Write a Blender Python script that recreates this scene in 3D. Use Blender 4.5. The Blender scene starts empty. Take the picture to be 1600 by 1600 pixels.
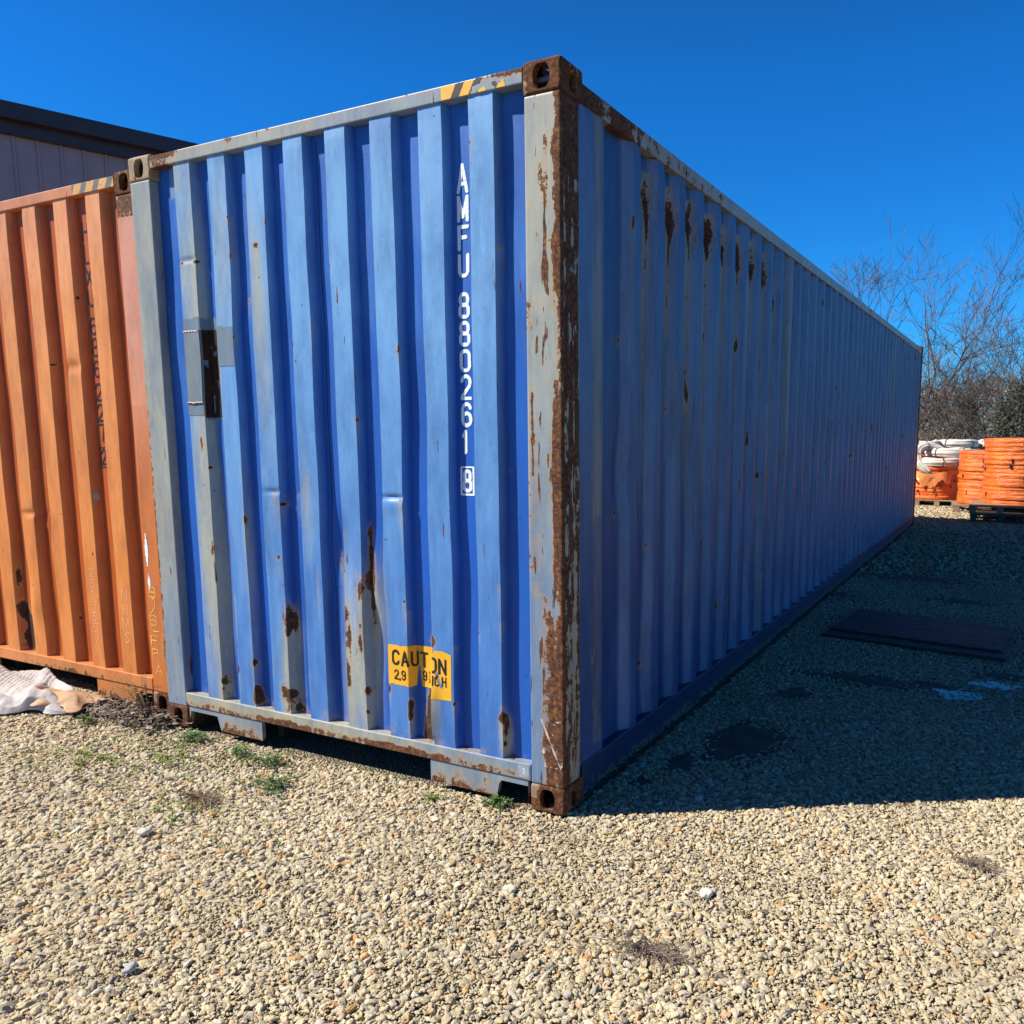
import bpy, bmesh, math, random
import numpy as np
from mathutils import Vector, Matrix
SC = bpy.context.scene
COL = SC.collection
R = math.radians

# ------------------------------------------------------------------ camera, sky, sun, exposure
CAM = Vector((1.5575, -2.844, 1.553))
yaw, pitch, roll = -0.4905, -0.143, -0.0039
f = Vector((math.sin(yaw) * math.cos(pitch), math.cos(yaw) * math.cos(pitch), math.sin(pitch)))
r = Vector((math.cos(yaw), -math.sin(yaw), 0)); u = r.cross(f)
r2 = r * math.cos(roll) + u * math.sin(roll); u2 = -r * math.sin(roll) + u * math.cos(roll)
cd = bpy.data.cameras.new('camera'); cam = bpy.data.objects.new('camera', cd); COL.objects.link(cam)
cam.matrix_world = Matrix(((r2.x, u2.x, -f.x, CAM.x), (r2.y, u2.y, -f.y, CAM.y), (r2.z, u2.z, -f.z, CAM.z), (0, 0, 0, 1)))
cd.sensor_fit = 'HORIZONTAL'; cd.sensor_width = 36.0
cd.lens = 36.0 * 1317.9 / 1600
cd.shift_x = -(893.7 - 800) / 1600; cd.shift_y = (864.9 - 800) / 1600
cd.clip_start = 0.05; cd.clip_end = 3000
SC.camera = cam

SUN_EL = R(45.5); SUN_AZ = R(33.2)          # light travels towards (cos az, sin az) in plan
D = Vector((math.cos(SUN_AZ) * math.cos(SUN_EL), math.sin(SUN_AZ) * math.cos(SUN_EL), -math.sin(SUN_EL)))
W = bpy.data.worlds.new('World'); SC.world = W; W.use_nodes = True
nt = W.node_tree; nt.nodes.clear()
sky = nt.nodes.new('ShaderNodeTexSky'); sky.sky_type = 'NISHITA'; sky.sun_disc = False
sky.sun_elevation = SUN_EL; sky.sun_rotation = math.atan2(-D.x, -D.y)
sky.altitude = 900; sky.air_density = 1.0; sky.dust_density = 0.15; sky.ozone_density = 3.0
hs = nt.nodes.new('ShaderNodeHueSaturation'); hs.inputs['Saturation'].default_value = 1.25; hs.inputs['Hue'].default_value = 0.489
bg = nt.nodes.new('ShaderNodeBackground'); bg.inputs[1].default_value = 0.050
wo = nt.nodes.new('ShaderNodeOutputWorld')
nt.links.new(sky.outputs[0], hs.inputs['Color']); mu = nt.nodes.new('ShaderNodeMix'); mu.data_type = 'RGBA'; mu.blend_type = 'MULTIPLY'; mu.inputs[0].default_value = 1.0; mu.inputs[7].default_value = (.22, 1.09, 1.95, 1)
nt.links.new(hs.outputs[0], mu.inputs[6]); 
tcw = nt.nodes.new('ShaderNodeTexCoord'); sx_ = nt.nodes.new('ShaderNodeSeparateXYZ'); nt.links.new(tcw.outputs['Generated'], sx_.inputs[0])
mr = nt.nodes.new('ShaderNodeMapRange'); mr.inputs[1].default_value = .36; mr.inputs[2].default_value = .80; mr.inputs[3].default_value = 0.0; mr.inputs[4].default_value = 1.0   # dims and neutralises the unseen upper sky to weaken its fill in shade
nt.links.new(sx_.outputs[2], mr.inputs[0])
vm = nt.nodes.new('ShaderNodeMix'); vm.data_type = 'RGBA'; vm.inputs[6].default_value = (.22, 1.09, 1.95, 1); vm.inputs[7].default_value = (.55, .24, .30, 1)
nt.links.new(mr.outputs[0], vm.inputs[0]); nt.links.new(vm.outputs[2], mu.inputs[7]); nt.links.new(mu.outputs[2], bg.inputs[0]); nt.links.new(bg.outputs[0], wo.inputs[0])
sl = bpy.data.lights.new('sun', 'SUN'); sl.energy = 5.0; sl.angle = R(0.5); sl.color = (1.0, 0.955, 0.88)
so = bpy.data.objects.new('sun', sl); COL.objects.link(so)
so.rotation_euler = D.to_track_quat('-Z', 'Y').to_euler(); so.location = (-10, -10, 12)
SC.view_settings.view_transform = 'Standard'; SC.view_settings.look = 'None'
SC.view_settings.gamma = 1.0; SC.view_settings.exposure = 0.72
SC.render.engine = 'CYCLES'; SC.cycles.max_bounces = 5; SC.cycles.diffuse_bounces = 3
SC.cycles.use_denoising = True

rng = np.random.default_rng(7); random.seed(7)

# ------------------------------------------------------------------ helpers
def tag(o, label=None, cat=None, group=None, kind=None):
    if label: o['label'] = label
    if cat: o['category'] = cat
    if group: o['group'] = group
    if kind: o['kind'] = kind
    return o

def empty(name, loc, label, cat, group=None, rz=0.0):
    o = bpy.data.objects.new(name, None); COL.objects.link(o)
    o.location = loc; o.rotation_euler = (0, 0, rz); o.empty_display_size = 0.2
    return tag(o, label, cat, group)

def link(name, me, mat, parent=None):
    o = bpy.data.objects.new(name, me); COL.objects.link(o)
    if mat: me.materials.append(mat)
    if parent: o.parent = parent
    return o

def mesh_np(name, V, F, attrs=None, smooth=False, sharp=None):
    me = bpy.data.meshes.new(name)
    me.from_pydata([tuple(map(float, v)) for v in V], [], [tuple(map(int, q)) for q in F])
    if attrs:
        for k, a in attrs.items():
            at = me.attributes.new(k, 'FLOAT', 'POINT')
            at.data.foreach_set('value', np.asarray(a, dtype=np.float32))
    me.update()
    if smooth:
        me.polygons.foreach_set('use_smooth', [True] * len(me.polygons))
        if sharp is not None: me.set_sharp_from_angle(angle=sharp)
    return me

class MB:
    """collects quads of one mesh"""
    def __init__(s): s.V = []; s.F = []
    def add(s, V, F):
        o = len(s.V); s.V += [tuple(v) for v in V]; s.F += [tuple(i + o for i in q) for q in F]
    def box(s, lo, hi, rot=None, c=None):
        x0, y0, z0 = lo; x1, y1, z1 = hi
        V = [(x0, y0, z0), (x1, y0, z0), (x1, y1, z0), (x0, y1, z0), (x0, y0, z1), (x1, y0, z1), (x1, y1, z1), (x0, y1, z1)]
        if rot is not None:
            c = Vector(c); V = [tuple(rot @ (Vector(v) - c) + c) for v in V]
        s.add(V, [(0, 3, 2, 1), (4, 5, 6, 7), (0, 1, 5, 4), (1, 2, 6, 5), (2, 3, 7, 6), (3, 0, 4, 7)])
    def tube(s, pts, rad, n=5, caps=True):
        pts = [Vector(p) for p in pts]; rings = []
        for i, p in enumerate(pts):
            a = pts[max(i - 1, 0)]; b = pts[min(i + 1, len(pts) - 1)]
            t = (b - a).normalized() if (b - a).length > 1e-9 else Vector((0, 0, 1))
            h = Vector((0, 0, 1)) if abs(t.z) < .9 else Vector((1, 0, 0))
            e1 = t.cross(h).normalized(); e2 = t.cross(e1)
            rr = rad[i] if hasattr(rad, '__len__') else rad
            rings.append([p + (e1 * math.cos(2 * math.pi * k / n) + e2 * math.sin(2 * math.pi * k / n)) * rr for k in range(n)])
        V = [v for rg in rings for v in rg]; F = []
        for i in range(len(pts) - 1):
            for k in range(n):
                F.append((i * n + k, i * n + (k + 1) % n, (i + 1) * n + (k + 1) % n, (i + 1) * n + k))
        if caps: F.append(tuple(range(n))[::-1]); F.append(tuple((len(pts) - 1) * n + k for k in range(n)))
        s.add(V, F)
    def build(s, name, mat, parent=None, smooth=False, sharp=R(40), attrs=None):
        return link(name, mesh_np(name, s.V, s.F, attrs, smooth, sharp if smooth else None), mat, parent)

# numpy value noise for shapes / paint maps
_T = rng.random((64, 64, 64)).astype(np.float32)
def vnoise(x, y, z=0.0, s=1.0):
    x = np.asarray(x, float) * s; y = np.asarray(y, float) * s; z = np.asarray(z, float) * s + 0 * x
    xi, yi, zi = np.floor(x).astype(int), np.floor(y).astype(int), np.floor(z).astype(int)
    fx, fy, fz = x - xi, y - yi, z - zi
    fx, fy, fz = [t * t * (3 - 2 * t) for t in (fx, fy, fz)]
    def g(a, b, c): return _T[(xi + a) % 64, (yi + b) % 64, (zi + c) % 64]
    def L(a, b, t): return a + (b - a) * t
    return L(L(L(g(0,0,0), g(1,0,0), fx), L(g(0,1,0), g(1,1,0), fx), fy), L(L(g(0,0,1), g(1,0,1), fx), L(g(0,1,1), g(1,1,1), fx), fy), fz)

# ------------------------------------------------------------------ material helpers
class NT:
    def __init__(s, name):
        s.m = bpy.data.materials.new(name); s.m.use_nodes = True
        s.t = s.m.node_tree; s.b = s.t.nodes['Principled BSDF']
    def n(s, typ, **kw):
        nd = s.t.nodes.new(typ)
        for k, v in kw.items():
            if k.startswith('i_'): 
                key = k[2:].replace('_', ' ')
                nd.inputs[int(key) if key.isdigit() else key].default_value = v
            else: setattr(nd, k, v)
        return nd
    def l(s, a, b): s.t.links.new(a, b)
    def coord(s, scale=(1, 1, 1), kind='Object'):
        tc = s.n('ShaderNodeTexCoord'); mp = s.n('ShaderNodeMapping'); mp.inputs['Scale'].default_value = scale
        s.l(tc.outputs[kind], mp.inputs[0]); return mp.outputs[0]
    def noise(s, co, scale, detail=4, rough=.6):
        nd = s.n('ShaderNodeTexNoise'); nd.inputs['Scale'].default_value = scale
        nd.inputs['Detail'].default_value = detail; nd.inputs['Roughness'].default_value = rough
        if co is not None: s.l(co, nd.inputs['Vector'])
        return nd.outputs['Fac']
    def math(s, op, a, b=None, clamp=False, c=None):
        nd = s.n('ShaderNodeMath', operation=op, use_clamp=clamp)
        for i, v in enumerate((a, b, c)):
            if v is None: continue
            if isinstance(v, (int, float)): nd.inputs[i].default_value = v
            else: s.l(v, nd.inputs[i])
        return nd.outputs[0]
    def rng(s, v, a, b, c=0., d=1.):
        nd = s.n('ShaderNodeMapRange'); s.l(v, nd.inputs[0])
        for i, x in enumerate((a, b, c, d)): nd.inputs[i + 1].default_value = x
        return nd.outputs[0]
    def mix(s, fac, a, b, mode='MIX'):
        nd = s.n('ShaderNodeMix', data_type='RGBA', blend_type=mode, clamp_factor=True)
        for sock, v in ((nd.inputs[0], fac), (nd.inputs[6], a), (nd.inputs[7], b)):
            if isinstance(v, (int, float)): sock.default_value = v
            elif isinstance(v, tuple): sock.default_value = (*v, 1)
            else: s.l(v, sock)
        return nd.outputs[2]
    def attr(s, name):
        nd = s.n('ShaderNodeAttribute'); nd.attribute_name = name; return nd.outputs['Fac']
    def ramp(s, v, stops, interp='LINEAR'):
        nd = s.n('ShaderNodeValToRGB'); nd.color_ramp.interpolation = interp
        el = nd.color_ramp.elements
        while len(el) < len(stops): el.new(0.5)
        for e, (p, c) in zip(el, stops): e.position = p; e.color = (*c, 1)
        s.l(v, nd.inputs[0]); return nd.outputs[0]
    def bump(s, h, strength=.3, dist=.01, prev=None):
        nd = s.n('ShaderNodeBump'); nd.inputs['Strength'].default_value = strength; nd.inputs['Distance'].default_value = dist
        s.l(h, nd.inputs['Height'])
        if prev is not None: s.l(prev, nd.inputs['Normal'])
        return nd.outputs[0]
    def out(s, col, rough=.6, normal=None, metal=0., spec=.5):
        if isinstance(col, tuple): s.b.inputs['Base Color'].default_value = (*col, 1)
        else: s.l(col, s.b.inputs['Base Color'])
        if isinstance(rough, (int, float)): s.b.inputs['Roughness'].default_value = rough
        else: s.l(rough, s.b.inputs['Roughness'])
        s.b.inputs['Metallic'].default_value = metal; s.b.inputs['Specular IOR Level'].default_value = spec
        if normal is not None: s.l(normal, s.b.inputs['Normal'])
        return s.m

def simple(name, col, rough=.7, var=.25, scale=8., bump=0., spec=.4, stretch=(1, 1, 1)):
    t = NT(name); co = t.coord(stretch); n1 = t.noise(co, scale, 5)
    dark = tuple(c * (1 - var) for c in col); lite = tuple(min(1, c * (1 + var)) for c in col)
    c = t.mix(t.rng(n1, .3, .7), dark, lite)
    nb = t.bump(t.noise(co, scale * 4, 4), bump, .01) if bump else None
    return t.out(c, rough, nb, spec=spec)

RUST_STOPS = [(.30, (.012, .006, .005)), (.42, (.055, .022, .012)), (.52, (.12, .045, .018)), (.60, (.23, .095, .032)), (.70, (.36, .20, .09))]
def weathered(name, deep, faded, cream, seed=0.0, rough=.42, chip=.0, streak=(9, 9, 1.1)):
    """old container paint: attributes fade, rust, stain painted on the mesh"""
    t = NT(name)
    co = t.coord(); cs = t.coord(streak)
    nlow = t.noise(co, 1.7 + seed * .1, 4); nstr = t.noise(cs, 3.2, 6, .65); nfin = t.noise(co, 60, 5, .7); nmid = t.noise(co, 14, 6, .7)
    fade = t.attr('fade'); rust = t.attr('rust'); stain = t.attr('stain')
    fd = t.math('ADD', fade, t.math('MULTIPLY', t.math('SUBTRACT', nlow, .5), .5))
    fd = t.math('ADD', fd, t.math('MULTIPLY', t.math('SUBTRACT', nstr, .5), .45), clamp=True)
    col = t.mix(fd, deep, faded)
    st = t.math('ADD', stain, t.math('MULTIPLY', t.math('SUBTRACT', nstr, .5), .55))
    st = t.math('MULTIPLY', t.rng(st, .12, .95), t.rng(stain, .0, .12))
    col = t.mix(st, col, cream)
    # scuffs, pale scratches and dark specks
    cs2 = t.coord((30, 30, 3)); sc = t.noise(cs2, 3.0, 4, .8)
    col = t.mix(t.math('MULTIPLY', t.rng(sc, .68, .74), .35), col, tuple(min(1, c * 1.5 + .06) for c in faded))
    vor = t.n('ShaderNodeTexVoronoi'); vor.inputs['Scale'].default_value = 13.; t.l(co, vor.inputs['Vector'])
    sp = t.math('MULTIPLY', t.rng(vor.outputs['Distance'], .10, .06), t.rng(nmid, .50, .56))
    col = t.mix(t.math('MULTIPLY', sp, .6), col, tuple(c * .35 for c in deep))
    gr = t.noise(t.coord((2.2, 2.2, .7)), 2.4, 8, .75)
    col = t.mix(t.math('MULTIPLY', t.rng(gr, .44, .66), .42), col, tuple(c * .45 + .012 for c in deep))
    g2 = t.noise(co, 26, 6, .8)
    col = t.mix(t.math('MULTIPLY', t.rng(g2, .58, .70), .28), col, tuple(c * .55 + .015 for c in deep))
    # rust bleeding round the patches
    rm = t.math('ADD', rust, t.math('MULTIPLY', t.math('SUBTRACT', nmid, .5), 1.05))
    rm = t.math('ADD', rm, t.math('MULTIPLY', t.math('SUBTRACT', nstr, .5), .55))
    rm = t.math('ADD', rm, t.math('MULTIPLY', t.math('SUBTRACT', nfin, .5), .35))
    halo = t.math('MULTIPLY', t.rng(rm, .33, .55), .55)
    col = t.mix(halo, col, (.42, .25, .09))
    mask = t.rng(rm, .53, .57)
    rc = t.ramp(t.math('ADD', t.math('MULTIPLY', nfin, .75), t.math('MULTIPLY', nmid, .25)), RUST_STOPS)
    ds = t.noise(t.coord((34, 34, 4.5)), 1.0, 3, .55)
    dm = t.rng(t.math('ADD', ds, t.math('MULTIPLY', t.attr('dash'), .16)), .755, .775)
    mask = t.math('MAXIMUM', mask, dm)
    hw = t.attr('heavy')
    rc = t.mix(hw, rc, (.022, .011, .008))
    col = t.mix(mask, col, rc)
    hgt = t.math('ADD', t.math('MULTIPLY', mask, t.math('ADD', t.math('MULTIPLY', nfin, 1.2), -.4)), t.math('MULTIPLY', nstr, .12))
    nb = t.bump(hgt, .55, .004)
    ro = t.math('ADD', t.math('MULTIPLY', mask, .45), t.math('ADD', t.math('MULTIPLY', nmid, .2), rough - .08), clamp=True)
    return t.out(col, ro, nb, spec=.35)

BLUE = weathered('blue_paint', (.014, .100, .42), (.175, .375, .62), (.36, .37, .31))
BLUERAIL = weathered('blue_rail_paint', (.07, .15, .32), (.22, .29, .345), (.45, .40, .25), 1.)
BLUESHADE = weathered('blue_side_shade_paint', (.012, .036, .16), (.135, .21, .36), (.30, .26, .19), 2.)  # darker blue than the front; the side's shade is painted into it
ORANGE = weathered('orange_paint', (.44, .080, .006), (.80, .31, .078), (.72, .36, .22), 3.)
ORANGERAIL = weathered('orange_rail_paint', (.48, .12, .02), (.66, .25, .08), (.60, .27, .18), 4.)
CAST = weathered('rusty_casting', (.16, .10, .07), (.30, .22, .14), (.40, .32, .20), 5., rough=.7)
DARKIN = simple('dark_underside', (.03, .028, .027), .9)
WHITEPAINT = simple('white_lettering', (.78, .80, .82), .5, .06, 30)
BLACKPAINT = simple('black_lettering', (.018, .012, .012), .5, .2, 30)
YELLOW = simple('yellow_sticker', (.78, .40, .025), .45, .10, 6)
CHALK = simple('chalk_pale', (.80, .45, .28), .9, .1, 30)
CHALKY = simple('chalk_yellow', (.85, .50, .10), .9, .1, 30)

# ------------------------------------------------------------------ glyph strokes (unit boxes, y up)
def arc(cx, cy, rx, ry, a0, a1, n=10):
    return [(cx + rx * math.cos(R(a0 + (a1 - a0) * i / n)), cy + ry * math.sin(R(a0 + (a1 - a0) * i / n))) for i in range(n + 1)]
def rrect(x0, y0, x1, y1, rx, ry):
    return arc(x1 - rx, y1 - ry, rx, ry, 0, 90) + arc(x0 + rx, y1 - ry, rx, ry, 90, 180) + arc(x0 + rx, y0 + ry, rx, ry, 180, 270) + arc(x1 - rx, y0 + ry, rx, ry, 270, 360) + [(x1, y1 - ry)]
G = {
 'A': [[(0, 0), (.5, 1), (1, 0)], [(.2, .3), (.8, .3)]], 'M': [[(0, 0), (0, 1), (.5, .15), (1, 1), (1, 0)]],
 'F': [[(0, 0), (0, 1), (1, 1)], [(0, .53), (.8, .53)]], 'U': [[(0, 1), (0, .3)] + arc(.5, .28, .5, .28, 180, 360) + [(1, 1)]],
 '8': [rrect(.08, .52, .92, 1, .35, .18), rrect(0, 0, 1, .52, .4, .2)], '0': [rrect(0, 0, 1, 1, .42, .28)],
 '2': [[(0, .8)] + arc(.5, .74, .5, .26, 170, -10) + [(.9, .55), (.08, .12), (0, 0), (1, 0)]],
 '6': [[(.95, .82)] + arc(.5, .74, .48, .26, 20, 180) + [(0, .3)] + arc(.5, .28, .5, .28, 180, 360) + arc(.5, .3, .5, .27, 0, 180)],
 '9': [[(.05, .18)] + arc(.5, .26, .48, .26, 200, 360) + [(1, .7)] + arc(.5, .72, .5, .28, 0, 360)],
 '1': [[(.2, .78), (.6, 1), (.6, 0)]], '7': [[(0, 1), (1, 1), (.75, .5), (.6, 0)]],
 'C': [[(1, .8)] + arc(.5, .72, .5, .28, 20, 180) + [(0, .3)] + arc(.5, .28, .5, .28, 180, 340)],
 'T': [[(0, 1), (1, 1)], [(.5, 1), (.5, 0)]], 'I': [[(.5, 0), (.5, 1)]], 'O': [rrect(0, 0, 1, 1, .45, .3)],
 'N': [[(0, 0), (0, 1), (1, 0), (1, 1)]], ',': [[(.5, .08), (.3, -.12)]],
 'G': [[(1, .8)] + arc(.5, .72, .5, .28, 20, 180) + [(0, .3)] + arc(.5, .28, .5, .28, 180, 360) + [(1, .45), (.6, .45)]],
 'H': [[(0, 0), (0, 1)], [(1, 0), (1, 1)], [(0, .5), (1, .5)]], 'L': [[(0, 1), (0, 0), (1, 0)]], 'X': [[(0, 0), (1, 1)], [(0, 1), (1, 0)]],
 'P': [[(0, 0), (.1, 1), (.8, .95), (.9, .6), (.1, .5)]], '/': [[(0, 0), (1, 1)]], '-': [[(.1, .5), (.9, .5)]],
 'S': [[(1, .85), (.5, 1), (.05, .78), (.5, .52), (.95, .3), (.4, 0), (0, .12)]], '5': [[(1, 1), (.1, 1), (.05, .55), (.7, .6), (1, .3), (.6, 0), (0, .1)]],
 '[]': [[(0, 0), (1, 0), (1, 1), (0, 1), (0, 0)]],
}
def stroke_dist(px, py, strokes, x0, y0, w, h):
    d = np.full(px.shape, 9.)
    for s in strokes:
        for (ax, ay), (bx, by) in zip(s[:-1], s[1:]):
            ax2, ay2, bx2, by2 = x0 + ax * w, y0 + ay * h, x0 + bx * w, y0 + by * h
            vx, vy = bx2 - ax2, by2 - ay2; L2 = vx * vx + vy * vy + 1e-12
            t = np.clip(((px - ax2) * vx + (py - ay2) * vy) / L2, 0, 1)
            d = np.minimum(d, np.hypot(px - ax2 - t * vx, py - ay2 - t * vy))
    return d

def patch(name, surf, s0, s1, z0, z1, cell, maskfn, off, mat, parent, thick=.0012):
    """thin sheet lying on a surface: surf(s,z)->(points, normals)"""
    ns = max(1, int(round((s1 - s0) / cell))); nz = max(1, int(round((z1 - z0) / cell)))
    S = np.linspace(s0, s1, ns + 1); Z = np.linspace(z0, z1, nz + 1)
    SS, ZZ = np.meshgrid(S, Z, indexing='ij')
    cs, cz = (SS[:-1, :-1] + SS[1:, 1:]) / 2, (ZZ[:-1, :-1] + ZZ[1:, 1:]) / 2
    M = maskfn(cs, cz)
    P, N = surf(SS, ZZ)
    P = P + N * off
    idx = np.full(SS.shape, -1); V = []; F = []
    ii, jj = np.nonzero(M)
    for i, j in zip(ii, jj):
        q = []
        for a, b in ((i, j), (i + 1, j), (i + 1, j + 1), (i, j + 1)):
            if idx[a, b] < 0: idx[a, b] = len(V); V.append(P[a, b])
            q.append(idx[a, b])
        F.append(q)
    if not V: return None
    return link(name, mesh_np(name, V, F), mat, parent)

def text_on(name, surf, items, lw, mat, parent, off=.0016, cell=.0022, gaps=None):
    """items: (char, s_left, z_bottom, width, height)"""
    s0 = min(i[1] for i in items) - lw; s1 = max(i[1] + i[3] for i in items) + lw
    z0 = min(i[2] for i in items) - lw * 1.5 - .012; z1 = max(i[2] + i[4] for i in items) + lw
    def mk(a, b):
        m = np.zeros(a.shape, bool)
        for ch, x, z, w, h in items:
            lo = (a > x - lw) & (a < x + w + lw) & (b > z - lw - h * .15) & (b < z + h + lw)
            if not lo.any(): continue
            d = stroke_dist(a[lo], b[lo], G[ch], x + lw / 2, z + lw / 2, w - lw, h - lw)
            k = np.zeros(a.shape, bool); k[lo] = d < (lw if ch != '[]' else lw * .55) / 2
            m |= k
        if gaps is not None: m &= ~gaps(a, b)
        return m
    return patch(name, surf, s0, s1, z0, z1, cell, mk, off, mat, parent)

# ------------------------------------------------------------------ containers
CW, CH, CL = 2.438, 2.896, 12.192
def gauss(u_, z_, cu, cz, ru, rz): return np.exp(-((u_ - cu) / ru) ** 2 - ((z_ - cz) / rz) ** 2)

def rounded(V, lo, hi, rad):
    V = np.array(V, float); lo = np.array(lo); hi = np.array(hi)
    q = np.clip(V, lo + rad, hi - rad); d = V - q; nz = (np.abs(d) > 1e-6).sum(1)
    L = np.linalg.norm(d, axis=1)
    out = V.copy(); k = (nz > 1) & (L > rad * .9)
    out[k] = q[k] + d[k] / L[k][:, None] * rad
    return out

def casting_mesh(name, size, seed=0):
    """ISO corner casting: box with oval openings in its end, side and top faces"""
    sx, sy, sz = size; V = []; F = []
    def face(o, ux, uy, w, h, n, hole, hw=.0, hh=.0, dep=.028):
        o = np.array(o, float); ux = np.array(ux, float); uy = np.array(uy, float); n = np.array(n, float)
        N = 48; ang = np.linspace(0, 2 * math.pi, N, endpoint=False) + math.pi / N
        ca, sa = np.cos(ang), np.sin(ang)
        def rect(ins):
            a, b = w / 2 - ins, h / 2 - ins; t = np.minimum(a / np.maximum(abs(ca), 1e-6), b / np.maximum(abs(sa), 1e-6))
            x, y = ca * t, sa * t
            for cx, cy in ((a, b), (-a, b), (-a, -b), (a, -b)):
                k = np.argmin((x - cx) ** 2 + (y - cy) ** 2); x[k], y[k] = cx, cy
            return x, y
        rings = [(*rect(i), 0.) for i in (0, .003, .006, .009, .012, .016)]
        if hole:
            e = .5
            ox = hw / 2 * np.sign(ca) * np.abs(ca) ** .85; oy = hh / 2 * np.sign(sa) * np.abs(sa) ** .85
            for k_, dd in ((1.06, 0.), (1.0, .004), (.98, dep)): rings.append((ox * k_, oy * k_, dd))
        base = len(V)
        for x, y, dd in rings:
            for a, b in zip(x, y): V.append(o + ux * a + uy * b - n * dd)
        for i in range(len(rings) - 1):
            for k in range(N):
                F.append((base + i * N + k, base + i * N + (k + 1) % N, base + (i + 1) * N + (k + 1) % N, base + (i + 1) * N + k))
        if not hole: F.append(tuple(base + (len(rings) - 1) * N + k for k in range(N)))
    # local: end face at y=0 (towards -y), side face at x=0 (towards +x), body in -x,+y
    face((-sx / 2, 0, sz / 2), (1, 0, 0), (0, 0, 1), sx, sz, (0, -1, 0), True, .068, .090)
    face((0, sy / 2, sz / 2), (0, 1, 0), (0, 0, 1), sy, sz, (1, 0, 0), True, .052, .080)
    face((-sx / 2, sy / 2, sz), (1, 0, 0), (0, 1, 0), sx, sy, (0, 0, 1), True, .064, .11)
    face((-sx / 2, sy, sz / 2), (-1, 0, 0), (0, 0, 1), sx, sz, (0, 1, 0), False)
    face((-sx, sy / 2, sz / 2), (0, -1, 0), (0, 0, 1), sy, sz, (-1, 0, 0), False)
    face((-sx / 2, sy / 2, 0), (-1, 0, 0), (0, 1, 0), sx, sy, (0, 0, -1), False)
    V = rounded(V, (-sx, 0, 0), (0, sy, sz), .012)
    V = np.array(V)
    V += (np.stack([vnoise(V[:, 0] + seed, V[:, 1], V[:, 2], 40) - .5, vnoise(V[:, 0], V[:, 1] + seed, V[:, 2], 40) - .5, vnoise(V[:, 0], V[:, 1], V[:, 2] + seed, 40) - .5], 1)) * .0022
    return V, F

def grid_box(lo, hi, res, rad=.006):
    """subdivided box shell with rounded edges"""
    lo = np.array(lo, float); hi = np.array(hi, float); V = []; F = []
    def axis_pts(a, b):
        L = b - a; n = max(1, int(round(L / res)))
        p = list(np.linspace(a, b, n + 1))
        ex = [a + rad * .35, a + rad, a + rad * 1.8, b - rad * 1.8, b - rad, b - rad * .35]
        return np.array(sorted(set([round(x, 5) for x in p + [e for e in ex if a < e < b]])))
    A = [axis_pts(lo[i], hi[i]) for i in range(3)]
    for ax in range(3):
        b, c = (ax + 1) % 3, (ax + 2) % 3
        for side in (0, 1):
            val = hi[ax] if side else lo[ax]
            B, Cc = np.meshgrid(A[b], A[c], indexing='ij')
            P = np.zeros(B.shape + (3,)); P[..., ax] = val; P[..., b] = B; P[..., c] = Cc
            base = len(V); V += list(P.reshape(-1, 3)); nb, nc = B.shape
            for i in range(nb - 1):
                for j in range(nc - 1):
                    q = (base + i * nc + j, base + (i + 1) * nc + j, base + (i + 1) * nc + j + 1, base + i * nc + j + 1)
                    F.append(q if side else q[::-1])
    V = rounded(V, lo, hi, rad)
    return np.array(V), F

def painted_box(name, lo, hi, res, paint, mat, parent, rad=.006, disp=None):
    V, F = grid_box(lo, hi, res, rad)
    A = paint(V)
    if disp is not None: V = disp(V)
    # merge coincident seams so the shading runs round the edges
    key = {}; remap = []; keep = []
    for i, v in enumerate(V):
        k = (round(v[0], 5), round(v[1], 5), round(v[2], 5))
        if k not in key: key[k] = len(keep); keep.append(i)
        remap.append(key[k])
    F = [tuple(remap[i] for i in q) for q in F]; F = [q for q in F if len(set(q)) == 4]
    V = V[keep]; A = {k: np.broadcast_to(a, (len(remap),))[keep] for k, a in A.items()}
    return link(name, mesh_np(name, V, F, A, True, R(50)), mat, parent)

def profile_front(rights, width, slope, out_y, in_y, x0, x1):
    pts = [(x0, in_y)]
    for xr in sorted(rights):
        pts += [(xr - width - slope, in_y), (xr - width, out_y), (xr, out_y), (xr + slope, in_y)]
    return pts + [(x1, in_y)]

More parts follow.
